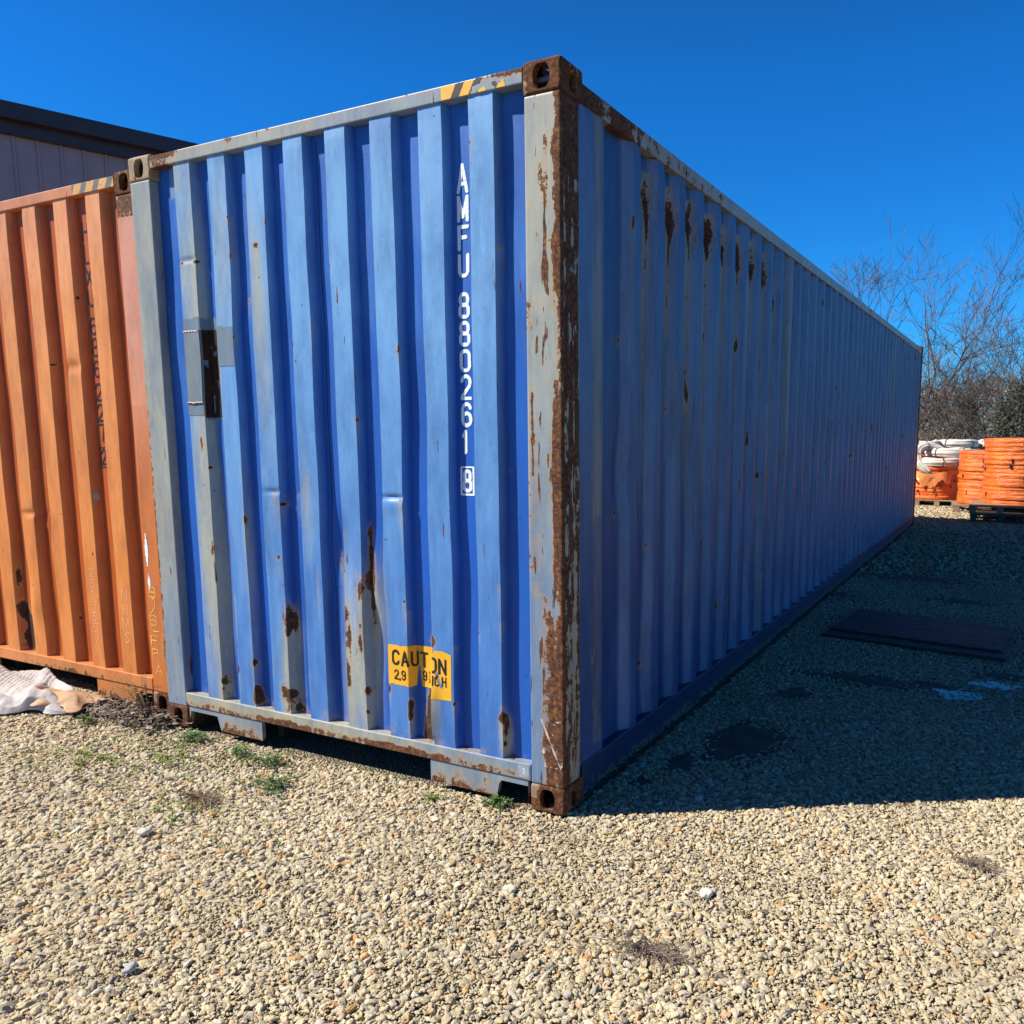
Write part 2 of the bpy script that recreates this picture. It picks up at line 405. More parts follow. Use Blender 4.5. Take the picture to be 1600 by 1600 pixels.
class Wall:
    """corrugated wall; local u along the wall, depth into it"""
    def __init__(s, pts, disp):
        s.pts = np.array(pts, float); s.disp = disp
        d = np.hypot(np.diff(s.pts[:, 0]), np.diff(s.pts[:, 1])); s.arc = np.concatenate([[0], np.cumsum(d)])
    def s_of_u(s, u_): return np.interp(u_, s.pts[:, 0], s.arc)
    def at(s, arcs, z):
        u_ = np.interp(arcs, s.arc, s.pts[:, 0]); d = np.interp(arcs, s.arc, s.pts[:, 1])
        du, dd = s.disp(u_, z, d)
        e = 1e-4
        u2_ = np.interp(arcs + e, s.arc, s.pts[:, 0]); d2_ = np.interp(arcs + e, s.arc, s.pts[:, 1])
        u1_ = np.interp(arcs - e, s.arc, s.pts[:, 0]); d1_ = np.interp(arcs - e, s.arc, s.pts[:, 1])
        tu, td = u2_ - u1_, d2_ - d1_; L = np.hypot(tu, td) + 1e-12
        return u_ + du, d + dd, td / L, -tu / L      # position and outward normal (u, depth)
    def surf_front(s):
        def fn(a, z):
            uu, dd, nu, nd = s.at(a, z)
            return np.stack([uu, dd, z], -1), np.stack([nu, nd, 0 * nu], -1)
        return fn
    def grid(s, z0, z1, dz, du):
        cols = []
        for i in range(len(s.pts) - 1):
            L = s.arc[i + 1] - s.arc[i]; n = max(1, int(round(L / du)))
            cols += list(s.arc[i] + L * np.arange(n) / n)
        cols.append(s.arc[-1]); cols = np.array(cols); nz = int(round((z1 - z0) / dz))
        A, Z = np.meshgrid(cols, np.linspace(z0, z1, nz + 1), indexing='ij')
        uu, dd, _, _ = s.at(A, Z)
        u_ = np.interp(A, s.arc, s.pts[:, 0]); d_ = np.interp(A, s.arc, s.pts[:, 1])
        na, nb = A.shape; F = []
        I = np.arange(na * nb).reshape(na, nb)
        F = np.stack([I[:-1, :-1], I[1:, :-1], I[1:, 1:], I[:-1, 1:]], -1).reshape(-1, 4)
        return uu.ravel(), dd.ravel(), Z.ravel(), u_.ravel(), d_.ravel(), F

def build_container(name, loc, rz, label, group, sty):
    blue = sty == 'blue'
    root = empty(name, loc, label, 'shipping container', group, rz)
    PM, RM, SM = (BLUE, BLUERAIL, BLUESHADE) if blue else (ORANGE, ORANGERAIL, ORANGE)
    sd = 0. if blue else 13.
    # --- corner castings
    for ix in (0, 1):
        for iy in (0, 1):
            for iz in (0, 1):
                V, F = casting_mesh('corner_casting', (.162, .178, .118), sd + ix + 2 * iy + 4 * iz)
                V = V.copy(); flip = False
                if iz == 0: V[:, 2] = .118 - V[:, 2]; flip = not flip
                if ix: V[:, 0] = -CW - V[:, 0]; flip = not flip
                if iy: V[:, 1] = CL - V[:, 1]; flip = not flip
                if iz: V[:, 2] += CH - .118
                if flip: F = [q[::-1] for q in F]
                n = len(V)
                left = ix == 1 and iy == 0
                ru = .76 if not left else (.36 if iz else .62)
                ru = ru + .25 * (vnoise(V[:, 0] * 9, V[:, 1] * 9, V[:, 2] * 9 + sd, 1.) - .5)
                if iz == 0: ru = ru + .1
                if iz == 0 and ix == 0: ru = np.where((V[:, 0] < -.12) & (V[:, 2] > .06), .25, ru)
                A = {'fade': np.full(n, .4), 'rust': ru, 'stain': np.full(n, .6 if left else .25), 'heavy': np.full(n, .0)}
                link('corner_casting', mesh_np('corner_casting', V, F, A, True, R(45)), CAST, root)
    # --- corner posts
    def post_paint_near(V):
        x, y, z = V.T
        front = (y < .02)
        edge = np.exp(-((x + .0) / .032) ** 2)
        mid = gauss(x, z, -.02, 2.25, .04, .18) + gauss(x, z, -.03, 1.42, .045, .13) + gauss(x, z, -.02, .5, .05, .3) + gauss(x, z, -.03, .25, .035, .12)
        fr = .20 + .42 * edge + .20 * (vnoise(x * 14, y, z * 1.6 + 3, 1.) > .68) + .45 * mid + .10 * gauss(x, z, -.06, .6, .06, .7) + .30 * (vnoise(x * 30, y, z * 2.0, 1.) > .80) * (vnoise(x, y, z * 9 + 4, 1.) > .35)
        side = .66 + .25 * (vnoise(x, y * 22, z * 1.5 + 9, 1.) - .5) - .22 * (vnoise(x, y * 60, z * 5.2, 1.) > .66)
        side = np.where((z < .8) & (y > .05), side - .08, side) + .25 * (z > 2.5)
        ru = np.where(front, fr, side)
        fade = .8 - .5 * np.clip((1.5 - z) / 1.3, 0, 1)
        st = np.where(front, .20 + .45 * np.clip((z - .9) / 1.2, 0, 1), .75)
        hv = np.where(front, 0, .25 * (y < .045) + .15)
        return {'fade': fade, 'rust': ru, 'stain': st, 'heavy': hv, 'dash': np.where(front, 1.05 - .5 * np.exp(-((x + .14) / .02) ** 2), .9)}
    def post_paint(V):
        x, y, z = V.T
        x2 = x + CW
        if blue:
            ru = .16 + .32 * np.exp(-(x2 / .02) ** 2) + .22 * gauss(x, z, -CW, .9, .1, .8)
            return {'fade': .55 + 0 * x, 'rust': ru, 'stain': .30 + .34 * np.clip((z - .5) / .6, 0, 1), 'heavy': 0 * x, 'dash': .45 + 0 * x}
        near = x > -.2
        ru = .14 + np.where(near, .30 * np.exp(-(x / .03) ** 2) + .5 * (z > 2.66) + .35 * gauss(x, z, -.02, .35, .06, .2), 0)
        return {'fade': .35 + .5 * (z > 1.7) + 0 * x, 'rust': ru, 'stain': np.clip((z - 1.2) / 1.0, 0, .9), 'heavy': 0 * x}
    for ix in (0, 1):
        for iy in (0, 1):
            lo = [-.158, .003, .118]; hi = [-.004, .15, CH - .118]
            if ix: lo[0], hi[0] = -CW + .004, -CW + .150
            if iy: lo[1], hi[1] = CL - .15, CL - .003
            near = (ix == 0 and iy == 0)
            far = iy == 1
            pf = post_paint_near if (near and blue) else post_paint
            if far and blue: pf = lambda V: {'fade': .5 + 0 * V[:, 0], 'rust': .62 + 0 * V[:, 0], 'stain': .3 + 0 * V[:, 0], 'heavy': .3 + 0 * V[:, 0]}
            painted_box('corner_post', lo, hi, .012 if near else (.02 if not far else .15), pf, RM, root, .007 if near else .005)
    # --- front rails
    def top_rail(V):
        x, y, z = V.T
        ru = .22 + .18 * (z > 2.87) + .38 * np.exp(-((x + 2.2) / .14) ** 2) * blue + .35 * gauss(x, z, -.12, 2.87, .28, .02) + .2 * gauss(x, z, -1.72, 2.85, .03, .04)
        return {'fade': .8 + 0 * x, 'rust': ru, 'stain': np.where(x < -1.2, .6, .34) if blue else .35 + 0 * x, 'heavy': 0 * x, 'dash': .4 + 0 * x}
    painted_box('top_front_rail', (-CW + .162, .002, 2.826), (-.162, .075, 2.882), .025, top_rail, RM, root, .004)
    def sill(V):
        x, y, z = V.T
        low = z < .15
        ru = .24 + .28 * low + .30 * gauss(x, z, -1.55, .13, .16, .05) + .33 * gauss(x, z, -.85, .13, .22, .04) + .2 * (z > .19) * (y > .01)
        if not blue: ru = .20 + .25 * gauss(x, z, -1.0, .13, .5, .05) + .12 * low
        return {'fade': .72 + 0 * x, 'rust': ru, 'stain': np.clip(.55 - .5 * (x + .9), .22, .7) if blue else .12 + 0 * x, 'heavy': 0 * x}
    painted_box('bottom_front_sill', (-CW + .150, .002, .124), (-.160, .11, .194), .022, sill, RM, root, .004)
    # plates below the sill, with fork notches, either side of the tunnel
    def plate(xa, xb, notch):
        V = []; F = []
        (n0, n1) = notch
        xs = np.arange(xa, xb + 1e-6, .012)
        def top_of_notch(x): 
            if n0 < x < n1: return .097 * min(1, (min(x - n0, n1 - x)) / .018 + .0)
            return .022
        b = MB(); y0, y1 = .008, .030
        for a, c in zip(xs[:-1], xs[1:]):
            za, zc = max(.022, top_of_notch(a)), max(.022, top_of_notch(c))
            zt = .1215
            b.add([(a, y0, za), (c, y0, zc), (c, y0, zt), (a, y0, zt), (a, y1, za), (c, y1, zc), (c, y1, zt), (a, y1, zt)],
                  [(0, 1, 2, 3), (7, 6, 5, 4), (0, 4, 5, 1), (3, 2, 6, 7)])
        b.add([(xs[0], y0, .022), (xs[0], y1, .022), (xs[0], y1, .1215), (xs[0], y0, .1215)], [(0, 1, 2, 3)])
        b.add([(xs[-1], y0, .022), (xs[-1], y1, .022), (xs[-1], y1, .1215), (xs[-1], y0, .1215)], [(3, 2, 1, 0)])
        V = np.array(b.V); x, y, z = V.T
        A = {'fade': .7 + 0 * x, 'rust': .25 + .35 * (z < .06) , 'stain': .35 + 0 * x if blue else .1 + 0 * x, 'heavy': 0 * x}
        b.build('tunnel_plate', RM, root, attrs=A)
    plate(-CW + .165, -1.722, (-CW + .158, -2.035)); plate(-.680, -.165, (-.335, -.150))
    # --- side rails
    def rail_top_side(V):
        x, y, z = V.T
        return {'fade': .6 + 0 * x, 'rust': .24 + .55 * np.exp(-(y / .55) ** 2) + .22 * (vnoise(y * 1.3, x, z, 1.) > .6), 'stain': .75 + 0 * x, 'heavy': .25 * np.exp(-(y / .6) ** 2)}
    def rail_bot_side(V):
        x, y, z = V.T
        return {'fade': .10 + 0 * x, 'rust': .14 + .30 * (z < .05), 'stain': .03 + 0 * x, 'heavy': 0 * x}
    for side in (0, 1):
        xs = (-.064, -.004) if side == 0 else (-CW + .004, -CW + .064)
        painted_box('top_side_rail', (xs[0], .178, 2.786), (xs[1], CL - .178, 2.856), .05, rail_top_side, RM, root, .004)
        SILL2 = weathered('dark_side_rail', (.012, .030, .095), (.05, .08, .13), (.2, .18, .15), 7.) if blue else SM  # darker copy of the side paint, shade painted in against ground bounce
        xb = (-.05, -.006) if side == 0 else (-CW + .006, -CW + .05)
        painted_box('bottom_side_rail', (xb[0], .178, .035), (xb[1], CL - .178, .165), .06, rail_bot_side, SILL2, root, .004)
    # --- front wall
    if blue:
        rights = [-.299, -.541, -.789, -1.037, -1.281, -1.524, -1.768, -2.005]; wd, sl_, oy, iy_ = .112, .019, .009, .050
    else:
        rights = [-.30 - .29 * k for k in range(7)]; wd, sl_, oy, iy_ = .120, .032, .009, .052
    prof = profile_front(rights, wd, sl_, oy, iy_, -CW + .150, -.158)
    if blue:
        def disp(x, z, d):
            dx = .0035 * (vnoise(x * 4 + 3, z * 3, 0., 1.) - .5) * 2
            dy = .004 * (vnoise(x * 3, z * 2.5 + 5, 3., 1.) - .5) * 2
            dx = dx - .020 * gauss(x, z, -1.20, 1.05, .05, .15) + .006 * gauss(x, z, -1.20, .85, .05, .1)
            dy = dy + .020 * gauss(x, z, -1.14, 1.05, .07, .16) - .012 * gauss(x, z, -1.05, .70, .06, .2)
            dx = dx - .022 * gauss(x, z, -.945, .95, .045, .16)
            dy = dy - .020 * gauss(x, z, -.96, .88, .05, .16) - .022 * gauss(x, z, -.66, .33, .035, .14)
            dx = dx - .012 * gauss(x, z, -.70, 1.05, .04, .2) + .01 * gauss(x, z, -2.02, 1.9, .04, .2)
            dy = dy + .010 * gauss(x, z, -.84, 1.275, .07, .011) - .004 * gauss(x, z, -.84, 1.24, .07, .03)
            dy = dy + .008 * gauss(x, z, -1.56, 1.28, .06, .012) + .006 * gauss(x, z, -2.05, 2.38, .07, .012)
            fz = np.clip((z - .18) / .06, 0, 1) * np.clip((2.84 - z) / .06, 0, 1)
            return dx * fz, dy * fz
        # rust: (x, z, rx, rz, strength)
        RB = [(-1.515, .66, .022, .075, 1.), (-1.56, .30, .030, .055, .8), (-1.50, .25, .03, .08, .5), (-1.165, .62, .012, .17, 1.), (-1.125, .66, .016, .13, .8), (-1.14, .42, .014, .07, .9),
              (-1.055, .62, .014, .12, .9), (-1.05, .86, .02, .055, .9), (-1.19, .98, .010, .06, .8), (-1.01, 1.08, .010, .12, .75), (-.985, .93, .022, .12, 1.), (-1.0, .72, .012, .14, .7),
              (-.66, .655, .020, .035, 1.), (-.63, .50, .010, .06, .8), (-.69, .33, .020, .13, 1.05), (-.715, .25, .02, .1, .6), (-.305, .37, .014, .018, 1.1), (-.290, .31, .008, .05, .8),
              (-2.02, .985, .014, .05, .9), (-2.0, .30, .022, .07, .8), (-1.555, 1.265, .016, .025, .9), (-1.50, 1.25, .01, .04, .6), (-.91, 1.265, .010, .010, .9), (-.80, 1.262, .014, .012, .9),
              (-.80, .82, .010, .012, .9), (-1.65, 2.44, .012, .055, .8), (-1.59, 2.40, .014, .012, .9), (-1.42, 2.42, .009, .014, .9), (-2.10, 2.37, .012, .012, .9), (-2.02, 2.37, .012, .012, .8),
              (-1.36, 1.33, .014, .04, .7), (-1.44, 1.27, .012, .02, .7), (-.65, 1.92, .006, .03, .6), (-.64, 1.78, .01, .01, .5), (-1.55, .97, .01, .02, .9), (-1.31, .88, .006, .06, .8), (-1.70, 2.17, .01, .015, .7),
              (-.26, 1.6, .01, .01, .4), (-.66, .80, .01, .01, .7), (-1.76, .24, .02, .03, .7), (-1.3, .24, .01, .03, .6), (-2.02, 2.07, .02, .02, .8), (-2.04, 1.50, .014, .05, .7), (-.41, 2.66, .008, .03, .8)]
        ST = [(-1.13, .45, .07, .45, .95), (-1.02, .55, .05, .35, .9), (-.66, .35, .05, .18, .75), (-1.52, .35, .05, .25, .9), (-1.50, .60, .04, .12, .6), (-2.05, 1.0, .06, .6, .95), (-2.05, 2.2, .07, .5, .62),
              (-1.98, .7, .04, .5, .8), (-.93, .8, .05, .2, .6), (-1.60, 2.2, .05, .3, .5), (-.29, .28, .02, .10, .8), (-1.82, 2.4, .06, .4, .40), (-1.58, 1.9, .05, .5, .40), (-1.36, 1.2, .05, .3, .35), (-.80, 1.2, .02, .2, .3),
              (-2.0, 1.6, .03, 1.0, .8), (-1.76, .9, .02, .5, .5)]
        gr_ = np.random.default_rng(41)
        for k in range(75):
            xr = rights[gr_.integers(0, 8)] - (wd if gr_.random() < .45 else 0); zz = .25 + 2.4 * gr_.random() ** 1.9
            if -.56 < xr < -.40 and zz > 1.2: continue
            RB.append((xr + gr_.normal(0, .004), zz, gr_.uniform(.004, .009), gr_.uniform(.008, .035), gr_.uniform(.5, .85)))
        def wall_paint(x, z, d):
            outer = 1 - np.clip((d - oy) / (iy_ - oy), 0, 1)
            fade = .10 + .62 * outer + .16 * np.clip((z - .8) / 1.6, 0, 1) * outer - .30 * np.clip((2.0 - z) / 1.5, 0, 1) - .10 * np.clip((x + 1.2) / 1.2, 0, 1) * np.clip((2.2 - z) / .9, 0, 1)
            ru = .13 + 0 * x; st = .02 + .16 * outer * np.clip((-1.0 - x) / 1.3, 0, 1); hv = 0 * x
            for a, b, c, e, s_ in RB: ru = ru + .62 * s_ * gauss(x, z, a, b, c * 1.45, e * 1.2); hv = hv + .55 * gauss(x, z, a, b, c, e)
            for a, b, c, e, s_ in RB:
                if s_ > .6: st = st + .55 * s_ * np.exp(-((x - a) / (c * 1.1 + .004)) ** 2) * (z < b) * np.clip(1 - (b - z) / (.12 + e * 3.5), 0, 1)
            for a, b, c, e, s_ in ST: st = st + s_ * gauss(x, z, a, b, c, e)
            ru = ru + .20 * np.exp(-((z - .21) / .03) ** 2)
            pt = (x > -2.20) & (x < -2.0) & (z > 2.68 + .02 * vnoise(x * 30, z, 0., 1.)); st = np.where(pt, .5, st); ru = ru + .14 * pt
            return {'fade': fade, 'rust': np.clip(ru, 0, 1.1), 'stain': np.clip(st, 0, 1), 'heavy': np.clip(hv, 0, .6), 'dash': .30 * outer}
    else:
        def disp(x, z, d):
            dx = .0045 * (vnoise(x * 4 + 33, z * 3, 0., 1.) - .5) * 2; dy = .004 * (vnoise(x * 3, z * 2.5 + 25, 3., 1.) - .5) * 2
            dx = dx + .020 * gauss(x, z, -1.30, .60, .06, .20) - .016 * gauss(x, z, -1.01, .88, .05, .12) - .012 * gauss(x, z, -1.02, 1.6, .05, .15) + .012 * gauss(x, z, -1.45, .9, .06, .3)
            dy = dy - .016 * gauss(x, z, -1.24, .50, .06, .12) + .010 * gauss(x, z, -.66, 1.93, .08, .03) + .01 * gauss(x, z, -1.2, 1.08, .08, .02)
            dx = dx - .012 * gauss(x, z, -1.6, 1.45, .05, .12)
            fz = np.clip((z - .18) / .06, 0, 1) * np.clip((2.84 - z) / .06, 0, 1)
            return dx * fz, dy * fz
        RB = [(-1.43, .45, .030, .06, 1.), (-1.37, .36, .045, .10, .95), (-1.40, .27, .05, .06, .9), (-1.44, .68, .012, .10, .8), (-1.32, .42, .02, .05, .5), (-.58, 2.30, .012, .02, .9), (-.86, 1.95, .03, .01, .8), (-.62, .87, .01, .02, .9),
              (-1.20, .90, .006, .03, .8), (-1.08, 1.08, .014, .012, .9), (-.58, 1.15, .005, .06, .7), (-.85, .46, .012, .012, .8), (-.70, .44, .008, .008, .9), (-1.06, .22, .03, .02, .7), (-1.62, 1.55, .01, .12, .7), (-.42, .25, .01, .02, .7)]
        def wall_paint(x, z, d):
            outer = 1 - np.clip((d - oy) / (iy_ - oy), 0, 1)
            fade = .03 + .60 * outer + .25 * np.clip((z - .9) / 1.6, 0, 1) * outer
            ru = .115 + 0 * x; hv = 0 * x
            for a, b, c, e, s_ in RB: ru = ru + .62 * s_ * gauss(x, z, a, b, c * 1.25, e * 1.15); hv = hv + .7 * gauss(x, z, a, b, c * 1.2, e * 1.2)
            ru = ru + .17 * np.exp(-((z - .21) / .03) ** 2)
            return {'fade': fade, 'rust': np.clip(ru, 0, 1.1), 'stain': .02 * outer + .35 * outer * np.clip((z - 2.0) / .8, 0, 1), 'heavy': np.clip(hv, 0, .8)}
    wl = Wall(prof, disp)
    U, Dp, Z, u0, d0, F = wl.grid(.190, 2.830, .0075, .012)
    link('front_wall', mesh_np('front_wall', np.stack([U, Dp, Z], 1), F, wall_paint(u0, Z, d0), True, R(30)), PM, root)
    # --- side walls (near side in detail)
    sp = [(.15, .012), (.375, .012), (.443, .048)]
    y = .600
    while y < CL - .45:
        sp += [(y, .048), (y + .068, .012), (y + .140, .012), (y + .208, .048)]; y += .2795
    sp += [(y, .048), (y + .05, .012), (CL - .15, .012)]
    DT = [(.885 + .2795 * k, z_) for k, z_ in enumerate((2.60, 2.60, 2.60, 2.61, 2.60, 2.60, 2.62, 2.60, 2.50))]
    def sdisp(y_, z, d):
        dd = .005 * (vnoise(y_ * 1.2, z * 1.6, 7., 1.) - .5) * 2; dy_ = .004 * (vnoise(y_ * 3, z * 2, 17., 1.) - .5) * 2
        for k, (yy, zz) in enumerate(DT):
            g = gauss(y_, z, yy, zz, .06, .07); dd = dd + .016 * g + .030 * g * (vnoise(y_ * 22, z * 22, k * 3., 1.) - .5); dy_ = dy_ + .012 * gauss(y_, z, yy, zz - .1, .06, .06) - .008 * gauss(y_, z, yy, zz + .07, .05, .04)
        dd = dd + .02 * gauss(y_, z, .62, 1.35, .06, .15)
        gd = np.random.default_rng(47)
        for k in range(40):
            a, b = gd.uniform(.6, 11.6), gd.uniform(.3, 2.5); dd = dd + gd.uniform(.004, .013) * gauss(y_, z, a, b, gd.uniform(.04, .12), gd.uniform(.05, .3)); dy_ = dy_ + gd.uniform(-.012, .012) * gauss(y_, z, a, b, .08, gd.uniform(.05, .25))
        fz = np.clip((z - .16) / .06, 0, 1) * np.clip((2.80 - z) / .06, 0, 1)
        return dy_ * fz, dd * fz
    def side_paint(y_, z, d):
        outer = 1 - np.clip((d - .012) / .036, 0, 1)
        ph = np.mod(y_ - .600, .2795); bounce = np.exp(-((ph - .036) / .030) ** 4) * (y_ > .55)  # ground-bounce light painted as extra fade on the camera-facing slopes
        fade = .10 + .22 * outer + .95 * bounce + .45 * (y_ < .28) * np.clip((z - .8) / 1.6, 0, 1) + .12 * np.clip((z - 1.) / 1.8, 0, 1)
        ru = .125 + 0 * y_; st = 0 * y_; hv = 0 * y_
        seam = np.exp(-((y_ - .325) / .045) ** 2) * (z > .2)
        st = st + seam * (.85 - .35 * (z < 1.2)); ru = ru + .34 * np.exp(-((y_ - .285) / .010) ** 2) * (vnoise(y_ * 9, z * 2.2, 3., 1.) > .35) + .14 * seam
        for k, (yy, zz) in enumerate(DT):
            am = (1., 1., 1., .9, .7, .8, .9, .9, .7)[k]
            rag = vnoise(y_ * 16, z * 9, k * 5., 1.)
            g = gauss(y_, z, yy - .010, zz, .072, .120) * (.35 + 1.1 * rag); ru = ru + .66 * am * g; hv = hv + .45 * g
            ru = ru + .42 * am * np.exp(-((y_ - yy + .005) / .014) ** 2) * (z < zz) * np.clip(1.5 - (zz - z) / (1.1 + .8 * abs(math.sin(k * 3.))), 0, 1); hv = hv + .4 * np.exp(-((y_ - yy + .005) / .012) ** 2) * (z < zz)
            st = st + (.95 * np.exp(-((y_ - yy + .02) / .045) ** 2) * (z < zz + .12) * np.clip(1 - (zz - z) / (1.9 + .6 * math.sin(k * 5.)), 0, 1))
        st = st + .8 * gauss(y_, z, 8.95, 2.2, .16, .55); ru = ru + .45 * gauss(y_, z, 8.9, 2.5, .07, .12) + .35 * gauss(y_, z, 8.75, 1.9, .03, .3); hv = hv + .6 * gauss(y_, z, 8.9, 2.5, .08, .3)
        st = st + .65 * np.exp(-((y_ - 3.45) / .06) ** 2) * np.clip(z / 2., 0, 1)
        for a, b in ((.60, 1.95), (.58, 1.2), (.9, 1.0), (4.7, 2.2), (5.3, 2.0), (5.35, 1.95), (6.2, 1.3), (7.4, 1.6), (2.0, .5), (1.35, .45), (.88, .42)):
            ru = ru + .6 * gauss(y_, z, a, b, .02 + .01 * (a > 4) * a / 2, .035)
        gs_ = np.random.default_rng(43)
        for k in range(110):
            a = .60 + .2795 * gs_.integers(0, 40) + gs_.choice([.068, .10, .135, .02]); b = gs_.uniform(.25, 2.7); q_ = gs_.uniform(.006, .016); w_ = (.012 if a < 4 else .022)
            ru = ru + gs_.uniform(.45, .8) * gauss(y_, z, a, b, w_, q_ * gs_.uniform(1, 5))
            if k % 3 == 0: st = st + gs_.uniform(.35, .85) * np.exp(-((y_ - a) / .03) ** 2) * (z < b) * np.clip(1 - (b - z) / gs_.uniform(.4, 1.8), 0, 1)
        st = np.clip(st, 0, 1)
        return {'fade': fade, 'rust': np.clip(ru, 0, 1), 'stain': st, 'heavy': np.clip(hv, 0, .8)}
    ws = Wall(sp, sdisp)
    for side in (0, 1):
        det = blue and side == 0
        U, Dp, Z, u0, d0, F = ws.grid(.16, 2.79, .02 if det else .3, .02 if det else .2)
        if side == 0: V = np.stack([-Dp, U, Z], 1); FF = F
        else: V = np.stack([-CW + Dp, U, Z], 1); FF = F[:, ::-1]
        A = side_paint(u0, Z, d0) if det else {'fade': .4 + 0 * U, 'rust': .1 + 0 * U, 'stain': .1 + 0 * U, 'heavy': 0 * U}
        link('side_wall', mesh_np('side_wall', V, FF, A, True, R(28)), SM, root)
    # --- roof, floor, doors
    b = MB(); b.box((-CW + .03, .05, 2.835), (-.03, CL - .05, 2.852)); n = len(b.V)
    b.build('roof', RM, root, attrs={'fade': [.5] * n, 'rust': [.3] * n, 'stain': [.3] * n, 'heavy': [0] * n})
    b = MB(); b.box((-CW + .06, .115, .10), (-.06, CL - .16, .15)); b.box((-1.74, .116, .012), (-1.70, 3.2, .099)); b.box((-.70, .116, .012), (-.66, 3.2, .099))
    for k in range(20): b.box((-CW + .06, 3.3 + k * .42, .03), (-.06, 3.34 + k * .42, .099))
    b.build('floor', DARKIN, root)
    for k in range(2):
        xa = -CW + .152 + k * 1.069
        def dp(V): return {'fade': .4 + 0 * V[:, 0], 'rust': .2 + 0 * V[:, 0], 'stain': .1 + 0 * V[:, 0], 'heavy': 0 * V[:, 0]}
        d = painted_box('rear_door', (xa, CL - .07, .13), (xa + 1.06, CL - .03, 2.80), .25, dp, PM, root, .004)
        bb = MB()
        for q in (.3, .75): bb.tube([(xa + q, CL - .01, .14), (xa + q, CL - .01, 2.78)], .017, 8)
        bb.build('lock_bar', CAST, d, smooth=True)
    # --- markings
    S = wl.surf_front(); so_ = wl.s_of_u
    if blue:
        c = so_(-.474); w = .056
        rows = [('A', 2.603, 2.490), ('M', 2.484, 2.382), ('F', 2.372, 2.272), ('U', 2.262, 2.168), ('8', 2.112, 2.008), ('8', 2.000, 1.898), ('0', 1.888, 1.796), ('2', 1.788, 1.684), ('6', 1.676, 1.574), ('1', 1.564, 1.464)]
        items = [(ch, c - w / 2, zb, w, zt - zb) for ch, zt, zb in rows]
        items[-1] = ('1', c - .03, 1.464, .04, .10)
        items.append(('8', c - .024, 1.306, .048, .096)); items.append(('[]', c - .037, 1.290, .074, .128))
        gp = lambda a, b: (vnoise(a * 400, b * 400, 2., 1.) > .93) | ((b > 2.272) & (b < 2.35) & (a > c + .01) & (b < 2.30))
        text_on('container_number', S, items, .0150, WHITEPAINT, root, gaps=gp)
        # caution sticker wrapped over two ribs and the hollow between them
        s0, s1 = so_(-.900), so_(-.553); z0, z1 = .405, .625
        def torn(a, b):
            x = np.interp(a, wl.arc, wl.pts[:, 0]); t = (a - s0) / (s1 - s0)
            m = np.ones(a.shape, bool)
            top = z1 - .004 - .012 * (t > .93) * ((t - .93) / .07) - .004 * vnoise(a * 40, 0 * a, 9., 1.); bot = z0 + .030 * (t < .72) - .008 * t + .006 * vnoise(a * 30, 0 * a, 1., 1.)
            m &= (b < top) & (b > bot)
            hole = (np.abs(t - .415 + (b - z0) * -.10) < .050 - (b - z0) * .34) & (b < z0 + .125)
            m &= ~hole
            h2 = ((x + .662) ** 2 / .020 ** 2 + (b - .632) ** 2 / .035 ** 2 + .5 * (vnoise(a * 120, b * 120, 4., 1.) - .5)) < 1.
            h3 = (np.abs(x + .622 + (b - .50) * .45) < .012 * vnoise(a * 90, b * 50, 3., 1.)) & (b < .53) & (b > .455)
            return m & ~h2 & ~h3
        patch('caution_sticker', S, s0, s1, z0, z1 + .004, .003, torn, .0012, YELLOW, root)
        L = s1 - s0; items = []
        for k, ch in enumerate('CAUTION'):
            w_ = .044; items.append((ch, s0 + .022 + k * (L - .036) / 7.05, .528 - .002 * k, w_, .072))
        sub = [('2', .035), (',', .062), ('9', .077), ('9', .196), ('H', .275), ('I', .305), ('G', .328), ('H', .366)]
        sub = [(ch, x_ * L / .42) for ch, x_ in sub]
        lines = [(ch, s0 + x_, .463, .026 if ch != ',' else .014, .046) for ch, x_ in sub]
        text_on('caution_lettering', S, items, .0115, BLACKPAINT, root, off=.0024, cell=.002, gaps=lambda a, b: ~torn(a, b))
        text_on('height_lettering', S, lines, .0066, BLACKPAINT, root, off=.0024, cell=.0018, gaps=lambda a, b: ~torn(a, b))
        fx = s0 + .232 * L / .42
        text_on('fraction_lettering', S, [('1', fx, .490, .012, .020), ('-', fx - .002, .476, .016, .016), ('2', fx, .458, .012, .018)], .0026, BLACKPAINT, root, off=.0024, cell=.0013)
        # hazard tape on the top rail, right end
        def flat(y0):
            return lambda a, z: (np.stack([a, y0 + 0 * a, z], -1), np.stack([0 * a, -1 + 0 * a, 0 * a], -1))
        zt0, zt1 = 2.829, 2.8775
        def stripe(a, z): return ((a + .531 - (z - zt0) * .55).clip(0) / .085) % 1.
        def wear(a, z):
            t = (a + .531) / .33
            return (vnoise(a * 45, z * 60, 8., 1.) * .6 + vnoise(a * 14, z * 16, 8.5, 1.) * .4 > (.12 + .62 * np.clip((t - .15) / .8, 0, 1)) - .25 * (t < .1)) & (z < zt1 - .02 * np.clip(t - .4, 0, 1))
        patch('hazard_tape', flat(.002), -.531, -.200, zt0, zt1, .0028, lambda a, z: (stripe(a, z) < .52) & wear(a, z), .0012, YELLOW, root)
        patch('hazard_tape', flat(.002), -.531, -.200, zt0, zt1, .0028, lambda a, z: (stripe(a, z) >= .52) & wear(a, z), .0012, BLACKPAINT, root)
        # welded repair patch near the left post
        def pm(a, z):
            x = np.interp(a, wl.arc, wl.pts[:, 0]); top = np.where(x > -1.90, 2.045, 2.10) + .012 * vnoise(a * 50, 0 * a, 2., 1.); bot = np.where(x > -1.90, 1.87, np.where(x > -2.0, 1.62, 1.64))
            return (z < top) & (z > bot)
